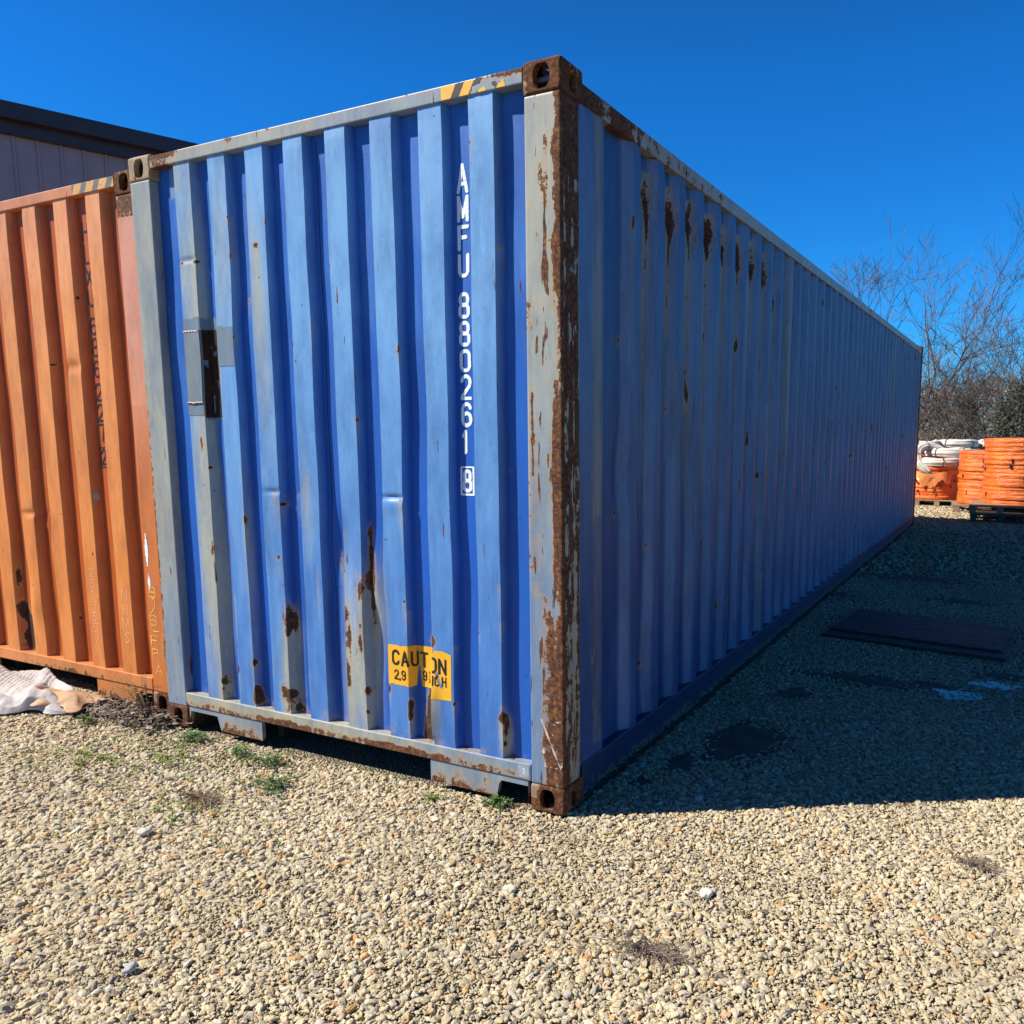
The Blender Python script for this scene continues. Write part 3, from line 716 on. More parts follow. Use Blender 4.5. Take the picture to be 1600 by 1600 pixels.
        def attrs(o, fade, rust, stain, heavy):
            me = o.data; n = len(me.vertices)
            for k, v in (('fade', fade), ('rust', rust), ('stain', stain), ('heavy', heavy)):
                at = me.attributes.new(k, 'FLOAT', 'POINT'); at.data.foreach_set('value', np.full(n, v, np.float32))
        GP = weathered('grey_primer', (.10, .155, .215), (.17, .235, .30), (.26, .25, .2), 6., rough=.55)
        attrs(patch('repair_patch', S, so_(-2.117), so_(-1.768), 1.60, 2.13, .006, pm, .0016, GP, root), .5, .17, .25, .0)
        attrs(patch('repair_plate', S, so_(-2.112), so_(-2.009), 1.705, 2.045, .01, lambda a, z: a > 0, .006, GP, root), .55, .22, .45, .0)
        attrs(patch('repair_rust', S, so_(-2.003), so_(-1.915), 1.63, 2.05, .006, lambda a, z: vnoise(a * 60, z * 30, 5., 1.) > .12, .0035, GP, root), .2, .9, 0., .85)
        wm = MB()
        for zz in (2.046, 1.704):
            pts = []
            for x_ in np.linspace(-2.118, -2.008, 14):
                p, nn = S(np.array([[so_(x_)]]), np.array([[zz]])); p = p[0, 0]; pts.append((p[0], p[1] - .005, zz + .0035 * random.uniform(-1, 1)))
            wm.tube(pts, [.0032 + .0015 * random.random() for _ in pts], 6)
        pts = [(-1.916 + .004 * random.uniform(-1, 1), .0515, z_) for z_ in np.linspace(1.70, 2.05, 26)]
        wm.tube(pts, [.0022 + .0018 * random.random() for _ in pts], 6)
        wm.build('weld_bead', simple('weld', (.45, .33, .25), .6, .5, 60), root, smooth=True)
        # small plate with a painted number at the right end of the sill
        patch('number_plate', flat(.002), -.222, -.168, .134, .186, .006, lambda a, z: vnoise(a * 90, z * 90, 1., 1.) > .1, .001, simple('pale_plate', (.30, .33, .36), .6, .2, 40), root)
        text_on('plate_lettering', flat(.002), [('7', -.200, .150, .014, .024)], .004, WHITEPAINT, root, off=.002, cell=.0015)
        # dent lip of the left-hand rib run seam: thin joint line in the wall sheet
        sj = MB()
        for x_ in (-1.237, -.1605):
            pts = []
            for z_ in np.linspace(.21, 2.80, 60):
                p, nn = S(np.array([[so_(x_)]]), np.array([[z_]])); p = p[0, 0]; pts.append((p[0], p[1] - .0008, z_))
            sj.tube(pts, .0018, 5)
        sj.build('sheet_seam', simple('seam_dark', (.02, .035, .09), .6), root, smooth=True)
        # pale paint drip and gouges on the near post
        gm = MB()
        patch('paint_chip', flat(.003), -.13, -.01, .20, .40, .003, lambda a, z: (np.abs(a + .062 - (z - .30) * -.45) < .007 * vnoise(a * 60, z * 30, 6., 1.)) | (((a + .098) / .007) ** 2 + ((z - .265) / .012) ** 2 < 1) | (vnoise(a * 110, z * 70, 2., 1.) > .90), .0009, simple('pale_primer', (.50, .42, .36), .8, .2, 40), root)
    else:
        c = so_(-.505); w = .060
        rows = [('H', 2.700, 2.598), ('L', 2.588, 2.478), ('X', 2.462, 2.362), ('U', 2.350, 2.250), ('6', 2.196, 2.098), ('8', 2.085, 1.980), ('6', 1.962, 1.866), ('2', 1.838, 1.738), ('2', 1.724, 1.622), ('7', 1.614, 1.512)]
        items = [(ch, c - w / 2, zb, w, zt - zb) for ch, zt, zb in rows]
        items.append(('2', c - .022, 1.380, .046, .092)); items.append(('[]', c - .036, 1.362, .074, .124))
        text_on('container_number', S, items, .012, BLACKPAINT, root, cell=.003)
        def flat(y0):
            return lambda a, z: (np.stack([a, y0 + 0 * a, z], -1), np.stack([0 * a, -1 + 0 * a, 0 * a], -1))
        zt0, zt1 = 2.829, 2.879
        def stripe(a, z): return ((a + .52 - (z - zt0) * .55) / .11) % 1.
        wearf = lambda a, z: vnoise(a * 60, z * 60, 8., 1.) > .06
        patch('hazard_tape', flat(.002), -.52, -.164, zt0, zt1, .004, lambda a, z: (stripe(a, z) < .56) & wearf(a, z), .0012, simple('faded_yellow', (.62, .33, .10), .7, .15, 20), root)
        patch('hazard_tape', flat(.002), -.52, -.164, zt0, zt1, .004, lambda a, z: (stripe(a, z) >= .56) & wearf(a, z), .0012, simple('faded_black', (.13, .13, .13), .7, .2, 20), root)
        # chalk writing on the ribs and post
        def vert(chars, x, ztop, h, w_, lw, mat, surf, conv, nm):
            it = []; z = ztop
            for k, ch in enumerate(chars):
                if ch != ' ': it.append((ch, conv(x) - w_ / 2 + .008 * math.sin(k * 2.3), z - h, w_ * (1 + .2 * math.sin(k * 4.1)), h * .82))
                z -= h
            text_on(nm, surf, it, lw, mat, root, cell=.0028)
        vert('NHMS', -.355, .70, .082, .045, .0035, CHALK, S, so_, 'chalk_writing')
        vert('251755/', -.645, .80, .066, .040, .0032, CHALK, S, so_, 'chalk_writing')
        P_ = flat(.003); idn = lambda x: x
        it = []
        for k, (ch, z) in enumerate([('8', .66), ('1', .60), ('/', .55), ('6', .50), ('-', .44), ('F', .385), ('P', .31), ('A', .22)]):
            it.append((ch, -.135 + .012 * math.sin(k * 2.), z, .060, .060))
        text_on('chalk_writing', P_, it, .0042, CHALKY, root, cell=.0028)
        patch('paint_splash', P_, -.150, -.10, .70, 1.02, .004, lambda a, z: (np.abs(a + .125) < .013 * np.clip(1 - np.abs(z - .92) / .10, 0, 1) + .0015) & (z > .83) | ((np.abs(a + .122) < .012 * np.clip(1 - np.abs(z - .745) / .05, 0, 1))), .0012, WHITEPAINT, root)
        patch('grey_chip', S, so_(-.60), so_(-.55), 1.17, 1.24, .004, lambda a, z: (a - so_(-.575)) ** 2 / .022 ** 2 + (z - 1.205) ** 2 / .026 ** 2 + .9 * (vnoise(a * 90, z * 90, 1., 1.) - .5) < .8, .0012, simple('grey_chip', (.36, .32, .28), .8), root)
    return root

build_container('shipping_container', (0, 0, 0), 0, 'large faded blue corrugated shipping container with yellow CAUTION sticker and rusty corner posts', None, 'blue')
build_container('shipping_container', (-2.54, .10, -.003), 0, 'orange corrugated shipping container standing beside the blue one, left edge of the photo', None, 'orange')

# ------------------------------------------------------------------ ground
def gravel_ground():
    t = NT('gravel_bed'); co = t.coord()
    v1 = t.n('ShaderNodeTexVoronoi'); v1.inputs['Scale'].default_value = 55.; t.l(co, v1.inputs['Vector'])
    v2 = t.n('ShaderNodeTexVoronoi', feature='DISTANCE_TO_EDGE'); v2.inputs['Scale'].default_value = 55.; t.l(co, v2.inputs['Vector'])
    rgb = t.n('ShaderNodeSeparateColor'); t.l(v1.outputs['Color'], rgb.inputs[0])
    col = t.ramp(rgb.outputs[0], [(0, (.26, .22, .14)), (.35, (.38, .33, .22)), (.7, (.44, .38, .26)), (.9, (.36, .25, .12)), (1, (.26, .24, .21))])
    low = t.noise(co, .35, 5)
    col = t.mix(t.math('MULTIPLY', t.rng(low, .42, .60), .35), col, (.26, .21, .14))
    col = t.mix(t.rng(v2.outputs['Distance'], .10, .02), col, (.07, .055, .038))
    h = t.math('ADD', t.rng(v2.outputs['Distance'], 0., .25), t.math('MULTIPLY', t.noise(co, 120, 3), .3))
    return t.out(col, .85, t.bump(h, 1., .012), spec=.25)
gm = MB(); S_ = 600.
# one sheet, finer near the camera so that it can dip and rise a little
xs = [-S_, -60, -20, -8] + list(np.arange(-7, 8.1, .5)) + [12, 20, 60, S_]; ys = [-S_, -60, -12] + list(np.arange(-6, 20.1, .5)) + [26, 40, 90, S_]
XX, YY = np.meshgrid(xs, ys, indexing='ij')
def gz(x, y): return -.016 + 0 * x + .018 * (vnoise(np.asarray(x) * .8 + 20, np.asarray(y) * .8 + 20, 0., 1.) - .5) * (np.hypot(np.asarray(x), np.asarray(y) - 4) < 14)
Vg = np.stack([XX, YY, gz(XX, YY)], -1).reshape(-1, 3); I = np.arange(len(Vg)).reshape(XX.shape)
Fg = np.stack([I[:-1, :-1], I[1:, :-1], I[1:, 1:], I[:-1, 1:]], -1).reshape(-1, 4)
tag(link('ground', mesh_np('ground', Vg, Fg, None, True), gravel_ground()), kind='structure')

def stone_mat():
    t = NT('river_gravel'); oi = t.n('ShaderNodeObjectInfo'); co = t.coord()
    c = t.ramp(oi.outputs['Random'], [(0, (.12, .10, .08)), (.025, (.28, .25, .20)), (.12, (.52, .465, .36)), (.30, (.58, .49, .315)), (.52, (.64, .55, .37)), (.70, (.52, .42, .245)), (.82, (.70, .645, .52)), (.90, (.42, .38, .32)), (.94, (.60, .38, .14)), (.975, (.50, .26, .09)), (1., (.50, .46, .38))])
    pw = t.n('ShaderNodeNewGeometry'); lw_ = t.noise(pw.outputs['Position'], .9, 5, .6)
    c = t.mix(t.math('MULTIPLY', t.rng(lw_, .45, .70), .34), c, (.25, .205, .13))
    n1 = t.noise(co, 1.2, 4); 
    c = t.mix(t.math('MULTIPLY', t.rng(n1, .35, .65), .35), c, (.42, .34, .22))
    c = t.mix(1., c, (.97, .94, .90), 'MULTIPLY')
    return t.out(c, .72, t.bump(t.noise(co, 3., 5), .35, .15), spec=.3)
STONE = stone_mat()

# keep-out masks: mud patches in the shade, puddle
MUD = [(.38, 1.20, .17, .30), (.20, .80, .07, .12), (.42, 2.12, .10, .12), (.75, 2.60, .42, .12), (1.15, 2.66, .2, .1), (-.10, 5.3, .4, .3), (.6, 6.7, .8, .3), (.12, .50, .06, .06), (1.1, 5.6, .3, .15), (1.55, 3.1, .2, .1)]
def mudm(x, y):
    m = 0 * x
    for a, b, c_, d_ in MUD: m = np.maximum(m, gauss(x, y, a, b, c_, d_))
    return m
def in_view(x, y, m=1.0):
    dx, dy = x - CAM.x, y - CAM.y
    fx, fy = math.sin(yaw), math.cos(yaw); rx, ry = math.cos(yaw), -math.sin(yaw)
    dep = dx * fx + dy * fy; lat = dx * rx + dy * ry
    return (dep > .7) & (lat > dep * (-893.7 / 1317.9) - m) & (lat < dep * ((1600 - 893.7) / 1317.9) + m)
def scatter(x0, x1, y0, y1, sp, smin, smax, jit, seed, drop=.0, mud=True):
    g = np.random.default_rng(seed)
    X, Y = np.meshgrid(np.arange(x0, x1, sp), np.arange(y0, y1, sp * .87), indexing='ij')
    X = X + (np.arange(X.shape[1]) % 2) * sp / 2
    X = X.ravel() + g.normal(0, sp * jit, X.size); Y = Y.ravel() + g.normal(0, sp * jit, Y.size)
    k = in_view(X, Y) & ~((X > -2.32) & (X < -.13) & (Y > .02) & (Y < 12.1)) & ~((X > -4.98) & (X < -2.66) & (Y > .25) & (Y < 12.3)) & ~((X < -2.3) & (X > -5.0) & (Y > .5)) \
        & ~((X > -.17) & (X < .0) & (Y > -.0) & (Y < .18)) & ~((X > -.05) & (X < 0) & (Y > 0) & (Y < 12)) & (g.random(X.size) > drop)
    if mud: k &= (g.random(X.size) > mudm(X, Y) * 1.25 * (.55 + .8 * vnoise(X * 14, Y * 14, 3., 1.)))
    X, Y = X[k], Y[k]; n = len(X)
    s = smin * (smax / smin) ** (g.random(n) ** 2.2)
    big = .92 + .24 * (vnoise(X * 1.6, Y * 1.6, 11., 1.)) + .38 * np.clip((-X + .3) / 2., 0, 1) * np.clip((-Y) / 1.2, 0, 1)
    s = s * big
    sc = np.stack([s * g.uniform(.95, 1.5, n), s * g.uniform(.62, 1., n), s * g.uniform(.45, .72, n)], 1)
    rot = np.stack([g.normal(0, .32, n), g.normal(0, .32, n), g.uniform(0, 6.283, n)], 1)
    z = gz(X, Y) + sc[:, 2] * .35 + g.uniform(0, .008, n)
    return np.stack([X, Y, z], 1), sc, rot

def instancer(name, sets, mat, label, cat):
    P = np.concatenate([s[0] for s in sets]); Sx = np.concatenate([s[1] for s in sets]); Rt = np.concatenate([s[2] for s in sets])
    me = bpy.data.meshes.new(name); me.vertices.add(len(P)); me.vertices.foreach_set('co', P.astype(np.float32).ravel())
    for k, a in (('ssc', Sx), ('srot', Rt)):
        at = me.attributes.new(k, 'FLOAT_VECTOR', 'POINT'); at.data.foreach_set('vector', a.astype(np.float32).ravel())
    o = link(name, me, mat)
    ng = bpy.data.node_groups.new(name, 'GeometryNodeTree')
    ng.interface.new_socket('Geometry', in_out='INPUT', socket_type='NodeSocketGeometry'); ng.interface.new_socket('Geometry', in_out='OUTPUT', socket_type='NodeSocketGeometry')
    N = ng.nodes.new; Lk = ng.links.new
    gi, go = N('NodeGroupInput'), N('NodeGroupOutput')
    g2i = N('GeometryNodeGeometryToInstance')
    for k in range(9):
        ico = N('GeometryNodeMeshIcoSphere'); ico.inputs['Radius'].default_value = 1.; ico.inputs['Subdivisions'].default_value = 3
        pos = N('GeometryNodeInputPosition'); add = N('ShaderNodeVectorMath'); add.operation = 'ADD'; add.inputs[1].default_value = (k * 7.3, k * 3.1, k * 5.7)
        Lk(pos.outputs[0], add.inputs[0])
        no = N('ShaderNodeTexNoise'); no.inputs['Scale'].default_value = .85 + .08 * (k % 4); no.inputs['Detail'].default_value = 2.5; no.inputs['Roughness'].default_value = .55
        Lk(add.outputs[0], no.inputs['Vector'])
        sub = N('ShaderNodeVectorMath'); sub.operation = 'SUBTRACT'; sub.inputs[1].default_value = (.5, .5, .5); Lk(no.outputs['Color'], sub.inputs[0])
        sc = N('ShaderNodeVectorMath'); sc.operation = 'SCALE'; sc.inputs['Scale'].default_value = 1.7; Lk(sub.outputs[0], sc.inputs[0])
        sp = N('GeometryNodeSetPosition'); Lk(ico.outputs['Mesh'], sp.inputs['Geometry']); Lk(sc.outputs[0], sp.inputs['Offset'])
        sm = N('GeometryNodeSetMaterial'); sm.inputs['Material'].default_value = mat; Lk(sp.outputs[0], sm.inputs['Geometry'])
        ss = N('GeometryNodeSetShadeSmooth'); Lk(sm.outputs[0], ss.inputs['Geometry'])
        Lk(ss.outputs[0], g2i.inputs[0])
    iop = N('GeometryNodeInstanceOnPoints'); iop.inputs['Pick Instance'].default_value = True
    m2p = N('GeometryNodeMeshToPoints'); Lk(gi.outputs[0], m2p.inputs[0]); Lk(m2p.outputs[0], iop.inputs['Points']); Lk(g2i.outputs[0], iop.inputs['Instance'])
    rv = N('FunctionNodeRandomValue'); rv.data_type = 'INT'; rv.inputs[4].default_value = 0; rv.inputs[5].default_value = 8; Lk(rv.outputs[2], iop.inputs['Instance Index'])
    for nm, sock in (('srot', 'Rotation'), ('ssc', 'Scale')):
        na = N('GeometryNodeInputNamedAttribute'); na.data_type = 'FLOAT_VECTOR'; na.inputs[0].default_value = nm
        if sock == 'Rotation':
            e2 = N('FunctionNodeEulerToRotation'); Lk(na.outputs[0], e2.inputs[0]); Lk(e2.outputs[0], iop.inputs[sock])
        else: Lk(na.outputs[0], iop.inputs[sock])
    Lk(iop.outputs[0], go.inputs[0])
    md = o.modifiers.new('scatter', 'NODES'); md.node_group = ng
    return tag(o, label, cat, kind='stuff')

near = scatter(-6.5, 4.2, -3.0, 3.2, .0120, .0038, .0135, .34, 1, .05)
fill = scatter(-6., 4.2, -3.0, 2.2, .0115, .0028, .0050, .35, 2, .2)
mid_ = scatter(-1., 5.5, 3.2, 7.0, .019, .007, .013, .32, 3, .05)
far_ = scatter(-1., 10., 7.0, 17.0, .060, .014, .026, .35, 4, .1)
instancer('gravel', [near, fill, mid_, far_], STONE, 'tan and cream river gravel covering the yard', 'gravel')
print('stones', [len(s[0]) for s in (near, fill, mid_, far_)])
# a few larger stones one can pick out
def big_stone(x, y, s, mat, label, seed, sq=.65):
    bm = bmesh.new(); bmesh.ops.create_icosphere(bm, subdivisions=3, radius=1.)
    for v in bm.verts:
        c = v.co; k = 1 + .75 * (float(vnoise(c.x + seed, c.y + seed * 2, c.z, 1.3)) - .5) + .35 * (float(vnoise(c.x + seed, c.y, c.z + seed, 3.7)) - .5); v.co = Vector((c.x * 1.15, c.y * .9, c.z * sq)) * k * s
    me = bpy.data.meshes.new('stone'); bm.to_mesh(me); bm.free()
    me.polygons.foreach_set('use_smooth', [True] * len(me.polygons))
    o = link('stone', me, mat); o.location = (x, y, s * sq * .45); o.rotation_euler = (0, 0, seed); tag(o, label, 'stone'); return o
PALE = simple('pale_stone', (.56, .53, .46), .8, .12, 12, .3); TANS = simple('tan_stone', (.60, .52, .38), .8, .12, 12, .3); GREYS = simple('grey_stone', (.33, .32, .32), .8, .15, 12, .3)
big_stone(.097, -.577, .025, TANS, 'large rounded tan stone on the gravel below the container corner', 3)
big_stone(.703, -.281, .024, PALE, 'white angular stone on the sunlit gravel, right of the container corner', 5)
big_stone(.42, .42, .019, GREYS, 'bluish stone in the shade near the edge of the shadow', 8)
big_stone(-1.40, -.88, .022, PALE, 'chalky white stone on the gravel below the brown tuft at left', 11)
big_stone(-.66, -1.45, .017, GREYS, 'dark grey stone among the gravel at the lower left', 14)

def mud_patches():
    t = NT('damp_mud'); co = t.coord(); n_ = t.noise(co, 9, 6, .7)
    m = t.out(t.ramp(n_, [(.3, (.075, .06, .045)), (.55, (.13, .11, .08)), (.75, (.22, .18, .13))]), .8, t.bump(n_, .6, .012), spec=.3)
    for k, (a, b, c_, d_) in enumerate(MUD):
        n = 90; V = [(a, b, -.0005 - .0004 * k)]
        for i in range(n):
            an = 2 * math.pi * i / n; q = 1.0 + .9 * (float(vnoise(math.cos(an) * 2.5 + k * 3, math.sin(an) * 2.5, 0., 1.)) - .4) + .25 * (float(vnoise(math.cos(an) * 14 + k * 3, math.sin(an) * 14, 0., 1.)) - .5)
            V.append((a + c_ * q * math.cos(an), b + d_ * q * math.sin(an), -.012 - .0004 * k))
        tag(link('mud', mesh_np('mud', V, [(0, 1 + i, 1 + (i + 1) % n) for i in range(n)], None, True), m), kind='structure')
mud_patches()
# ------------------------------------------------------------------ boards, puddle in the shade
WOOD = NT('wet_plywood'); co = WOOD.coord((1, 5, 1)); nn = WOOD.noise(co, 2.2, 6, .7); w2 = WOOD.noise(WOOD.coord((2.2, 9, 1)), 6, 4)
WOODM = WOOD.out(WOOD.ramp(nn, [(0, (.018, .012, .010)), (.5, (.06, .045, .038)), (.62, (.022, .016, .013)), (1, (.12, .095, .08))]), WOOD.rng(w2, .3, .7, .45, .85), WOOD.bump(nn, .5, .01))
def slab(name, pts, z0, z1, mat, parent):
    n = len(pts); V = [(x, y, z0) for x, y in pts] + [(x, y, z1) for x, y in pts]
    F = [tuple(range(n))[::-1], tuple(range(n, 2 * n))] + [(i, (i + 1) % n, n + (i + 1) % n, n + i) for i in range(n)]
    me = mesh_np(name, V, F); o = link(name, me, mat, parent); md = o.modifiers.new('b', 'BEVEL'); md.width = .003; return o
bd = empty('plywood_board', (0.9, 4.1, 0), 'dark weathered plywood board lying on a base board in the container shadow', 'board')
q = [(.267 - .9, 3.628 - 4.1), (1.535 - .9, 3.459 - 4.1), (1.60 - .9, 4.44 - 4.1), (.385 - .9, 4.685 - 4.1)]
slab('base_board', q, -.004, .016, WOODM, bd)
q2 = [(.30 - .9, 3.80 - 4.1), (1.50 - .9, 3.62 - 4.1), (1.555 - .9, 4.42 - 4.1), (.40 - .9, 4.66 - 4.1)]
slab('top_sheet', q2, .0165, .030, WOODM, bd)
WATER = NT('puddle_water'); WM = WATER.out((.012, .014, .014), .03, None, spec=.9)
def blob(name, cx, cy, rx, ry, z, mat, seed, n=60):
    V = [(cx, cy, z)]
    for k in range(n):
        a = 2 * math.pi * k / n; m = .65 + .7 * float(vnoise(math.cos(a) * 2.2 + seed, math.sin(a) * 2.2 + seed, 0., 1.))
        V.append((cx + rx * m * math.cos(a), cy + ry * m * math.sin(a), z))
    return mesh_np(name, V, [(0, 1 + k, 1 + (k + 1) % n) for k in range(n)])
tag(link('puddle', blob('puddle', 1.46, 2.83, .15,   .075, -.0050, WM, 2.), WM), kind='structure')
tag(link('puddle', blob('puddle', 1.30, 2.52, .13, .11, -.0070, WM, 6.), WM), kind='structure')

# ------------------------------------------------------------------ tarp and debris by the orange container
def tarp():
    nx, ny = 210, 130
    a = np.linspace(0, 1, nx); b = np.linspace(0, 1, ny); A, B = np.meshgrid(a, b, indexing='ij')
    # A runs left to right along the ground, B front to back
    xl, xr = -4.9, -3.06 
    X = xl + (xr - xl) * A
    front = np.interp(A, [0, .35, .6, .8, .93, 1.], [-.85, -.66, -.50, -.36, -.24, -.12]) + .03 * np.sin(A * 23) + .02 * np.sin(A * 51)
    back = np.interp(A, [0, .5, .8, 1.], [.15, .10, .02, -.04])
    Y = front + (back - front) * B
    w = vnoise(X * 2.1, Y * 2.1, 4., 1.); w2_ = vnoise(X * 5, Y * 5, 9., 1.)
    ridge = lambda p, wd: np.exp(-(p / wd) ** 2)
    H = .018 + .055 * np.abs(np.sin((X * .9 + Y * 2.6 + w * 1.6) * 3.1)) ** 1.6 * np.clip(B * 3, 0, 1)
    H += .12 * ridge((Y + .22) - (X + 3.9) * .35 - .08 * w, .10) * np.clip(1 - np.abs(A - .45) * 1.4, 0, 1)
    H += .035 * np.abs(vnoise(X * 7, Y * 9, 1., 1.) - .5) + .02 * np.abs(vnoise(X * 17, Y * 19, 6., 1.) - .5) - .01
    H += .05 * ridge((Y + .36) - (X + 3.6) * .5, .045) + .035 * w2_ + .03 * ridge((X + 3.35) + (Y + .2) * .9, .05)
    H *= np.clip(np.minimum(B, 1 - B) * 14, 0, 1) * .75 + .25
    H *= np.clip((1 - A) * 10, .25, 1)
    rib = (Y - (X + 3.9) * .35 + .22 - .05 * w)
    zone = np.exp(-((rib + .02) / .13) ** 4) * (A < .8)
    Z = H + zone * .0055 * np.sin((X * .94 + Y * .3) * 2 * math.pi / .026)
    V = np.stack([X, Y, Z], -1).reshape(-1, 3); I = np.arange(nx * ny).reshape(nx, ny)
    F = np.stack([I[:-1, :-1], I[1:, :-1], I[1:, 1:], I[:-1, 1:]], -1).reshape(-1, 4)
    t = NT('tarp_cloth'); c = t.mix(t.rng(t.noise(t.coord(), 4, 5), .35, .65), (.36, .32, .30), (.56, .52, .49))
    o = link('tarp', mesh_np('tarp', V, F, None, True), t.out(c, .75, t.bump(t.noise(t.coord(), 40, 4), .25, .01), spec=.2))
    md = o.modifiers.new('thick', 'SOLIDIFY'); md.thickness = .004; md.offset = 1
    tag(o, 'crumpled pale ribbed tarp lying in front of the orange container', 'tarp')
tarp()
def rag():
    nx, ny = 60, 40; A, B = np.meshgrid(np.linspace(0, 1, nx), np.linspace(0, 1, ny), indexing='ij')
    X = -3.42 + .40 * A + .03 * np.sin(B * 9); Y = -.27 + .24 * B + .10 * A + .025 * np.sin(A * 11)
    Z = .045 + .05 * np.sin(A * 3.1) * np.sin(B * 3.1) + .03 * vnoise(X * 11, Y * 11, 2., 1.) - .03 * A
    V = np.stack([X, Y, Z], -1).reshape(-1, 3); I = np.arange(nx * ny).reshape(nx, ny)
    F = np.stack([I[:-1, :-1], I[1:, :-1], I[1:, 1:], I[:-1, 1:]], -1).reshape(-1, 4)
    o = link('rag', mesh_np('rag', V, F, None, True), simple('brown_rag', (.42, .27, .16), .85, .45, 9, .3)); md = o.modifiers.new('t', 'SOLIDIFY'); md.thickness = .004
    tag(o, 'brown stained cloth scrap on the right end of the pale tarp', 'cloth')
rag()

def leaf_litter():
    g = np.random.default_rng(5); b = MB()
    for k in range(1500):
        t_ = g.random(); x = -3.5 + 1.1 * t_ + g.normal(0, .05); y = -.10 + .16 * t_ + g.normal(0, .05) - .03
        if g.random() < .25: x, y = g.uniform(-3.2, -2.35), g.normal(-.06, .05)
        if y > .08: y = .08 - g.random() * .1
        s = g.uniform(.008, .026); z = g.uniform(0.004, .05) * np.exp(-((y - .0) / .12) ** 2)
        e = Matrix.Rotation(g.uniform(0, 6.28), 3, 'Z') @ Matrix.Rotation(g.normal(0, .6), 3, 'X')
        c = Vector((x, y, z))
        P = [(-1, 0, 0), (-.3, -.45, .12), (.6, -.35, .1), (1, 0, .22), (.5, .4, .1), (-.4, .4, .15)]
        b.add([tuple(c + e @ (Vector(p) * s)) for p in P], [(0, 1, 2, 3), (0, 3, 4, 5)])
    for k in range(260):
        x, y = g.uniform(-3.2, 2.6), g.uniform(-1.9, 1.6); 
        if -2.5 < x < .05 and y > -.02 or x < -2.3 and y > .05: continue
        s = g.uniform(.005, .014); c = Vector((x, y, .006 + g.uniform(0, .010))); e = Matrix.Rotation(g.uniform(0, 6.28), 3, 'Z') @ Matrix.Rotation(g.normal(0, .5), 3, 'X')
        P = [(-1, 0, 0), (-.3, -.35, .12), (.6, -.25, .1), (1, 0, .22), (.5, .3, .1), (-.4, .3, .15)]
        b.add([tuple(c + e @ (Vector(p) * s)) for p in P], [(0, 1, 2, 3), (0, 3, 4, 5)])
    for k in range(70):
        x, y = g.uniform(-3.3, -2.4), g.normal(-.02, .05); a = g.uniform(0, 6.28); L = g.uniform(.04, .14)
        b.tube([(x, y, .02), (x + L * .5 * math.cos(a), y + L * .5 * math.sin(a), .04 + .03 * g.random()), (x + L * math.cos(a), y + L * math.sin(a), .02)], .0016, 4)
    t = NT('dry_leaves'); ob = t.n('ShaderNodeNewGeometry')
    c = t.ramp(ob.outputs['Random Per Island'], [(0, (.045, .032, .028)), (.35, (.14, .10, .075)), (.65, (.24, .19, .15)), (.85, (.36, .28, .20)), (1, (.08, .05, .04))])
    tag(b.build('leaf_litter', t.out(c, .85)), 'dry brown leaves and twigs, heaped along the foot of the orange container and strewn over the gravel', 'leaf litter', kind='stuff')
leaf_litter()

def weed(x, y, r_, n, label, hgt=.05, seed=0, mat=None, long_=False):
    g = np.random.default_rng(100 + seed); root = empty('weed', (x, y, 0), label, 'weed', None)
    b = MB(); st = MB()
    for k in range(n):
        a = g.uniform(0, 6.28); d = r_ * math.sqrt(g.random()) * (.6 + .4 * math.sin(a * 3 + seed)); px, py = d * math.cos(a) * 1.3, d * math.sin(a)
        h = hgt * g.uniform(.3, 1.) * (1 - .5 * (d / r_) ** 2); lean = Vector((g.normal(0, .3), g.normal(0, .3), 1)).normalized()
        tip = Vector((px, py, -.005)) + lean * h
        st.tube([(px, py, -.008), tuple(tip)], .0009, 3)
        for q_ in range(4):
            aa = g.uniform(0, 6.28); s = g.uniform(.006, .013); up = g.uniform(.1, .7)
            dr = Vector((math.cos(aa), math.sin(aa), up)).normalized(); sd_ = dr.cross(Vector((0, 0, 1))).normalized() * s * .42
            c = tip - lean * (h * .25 * q_ / 4)
            P = [c, c + dr * s * .5 + sd_, c + dr * s * 1.15, c + dr * s * .5 - sd_]
            b.add([tuple(p) for p in P], [(0, 1, 2, 3)])
    b.build('leaves', mat or GREEN, root); st.build('stems', mat or GREEN, root)
    return root
def green_mat(name, a, b_):
    t = NT(name); ge = t.n('ShaderNodeNewGeometry'); c = t.mix(ge.outputs['Random Per Island'], a, b_)
    m = t.out(c, .5, spec=.4); t.b.inputs['Subsurface Weight'].default_value = 0; return m
GREEN = green_mat('weed_green', (.035, .085, .015), (.11, .20, .045)); GREENY = green_mat('weed_yellow', (.10, .15, .02), (.26, .32, .06))
weed(-2.12, -.10, .12, 130, 'green weed clump in the fork notch left of the blue container', .045, 1)
weed(-1.75, -.13, .10, 80, 'low green weeds at the foot of the left tunnel plate', .04, 2)
weed(-1.52, -.14, .13, 120, 'green weed clump under the front sill, left of the tunnel', .045, 3)
weed(-1.30, -.33, .11, 120, 'bright green weed clump out on the gravel in front of the blue container', .05, 4)
weed(-.30, -.035, .07, 90, 'small green weed clump tucked beside the near bottom corner casting', .05, 5)
weed(-2.85, -.20, .08, 60, 'leafy green weed on the gravel in front of the orange container', .05, 6)
weed(-1.98, -.33, .30, 170, 'sparse yellow green weeds in the gravel near the left bottom corner', .022, 7, GREENY)
weed(-1.45, -.70, .45, 150, 'thin scattered green shoots around the brown tuft', .020, 8, GREENY)
weed(-2.35, -.50, .42, 240, 'patchy green moss like weeds in front of the litter', .018, 9, GREENY)
weed(-.60, -.10, .06, 30, 'tiny green sprig below the right tunnel plate', .025, 12, GREENY)

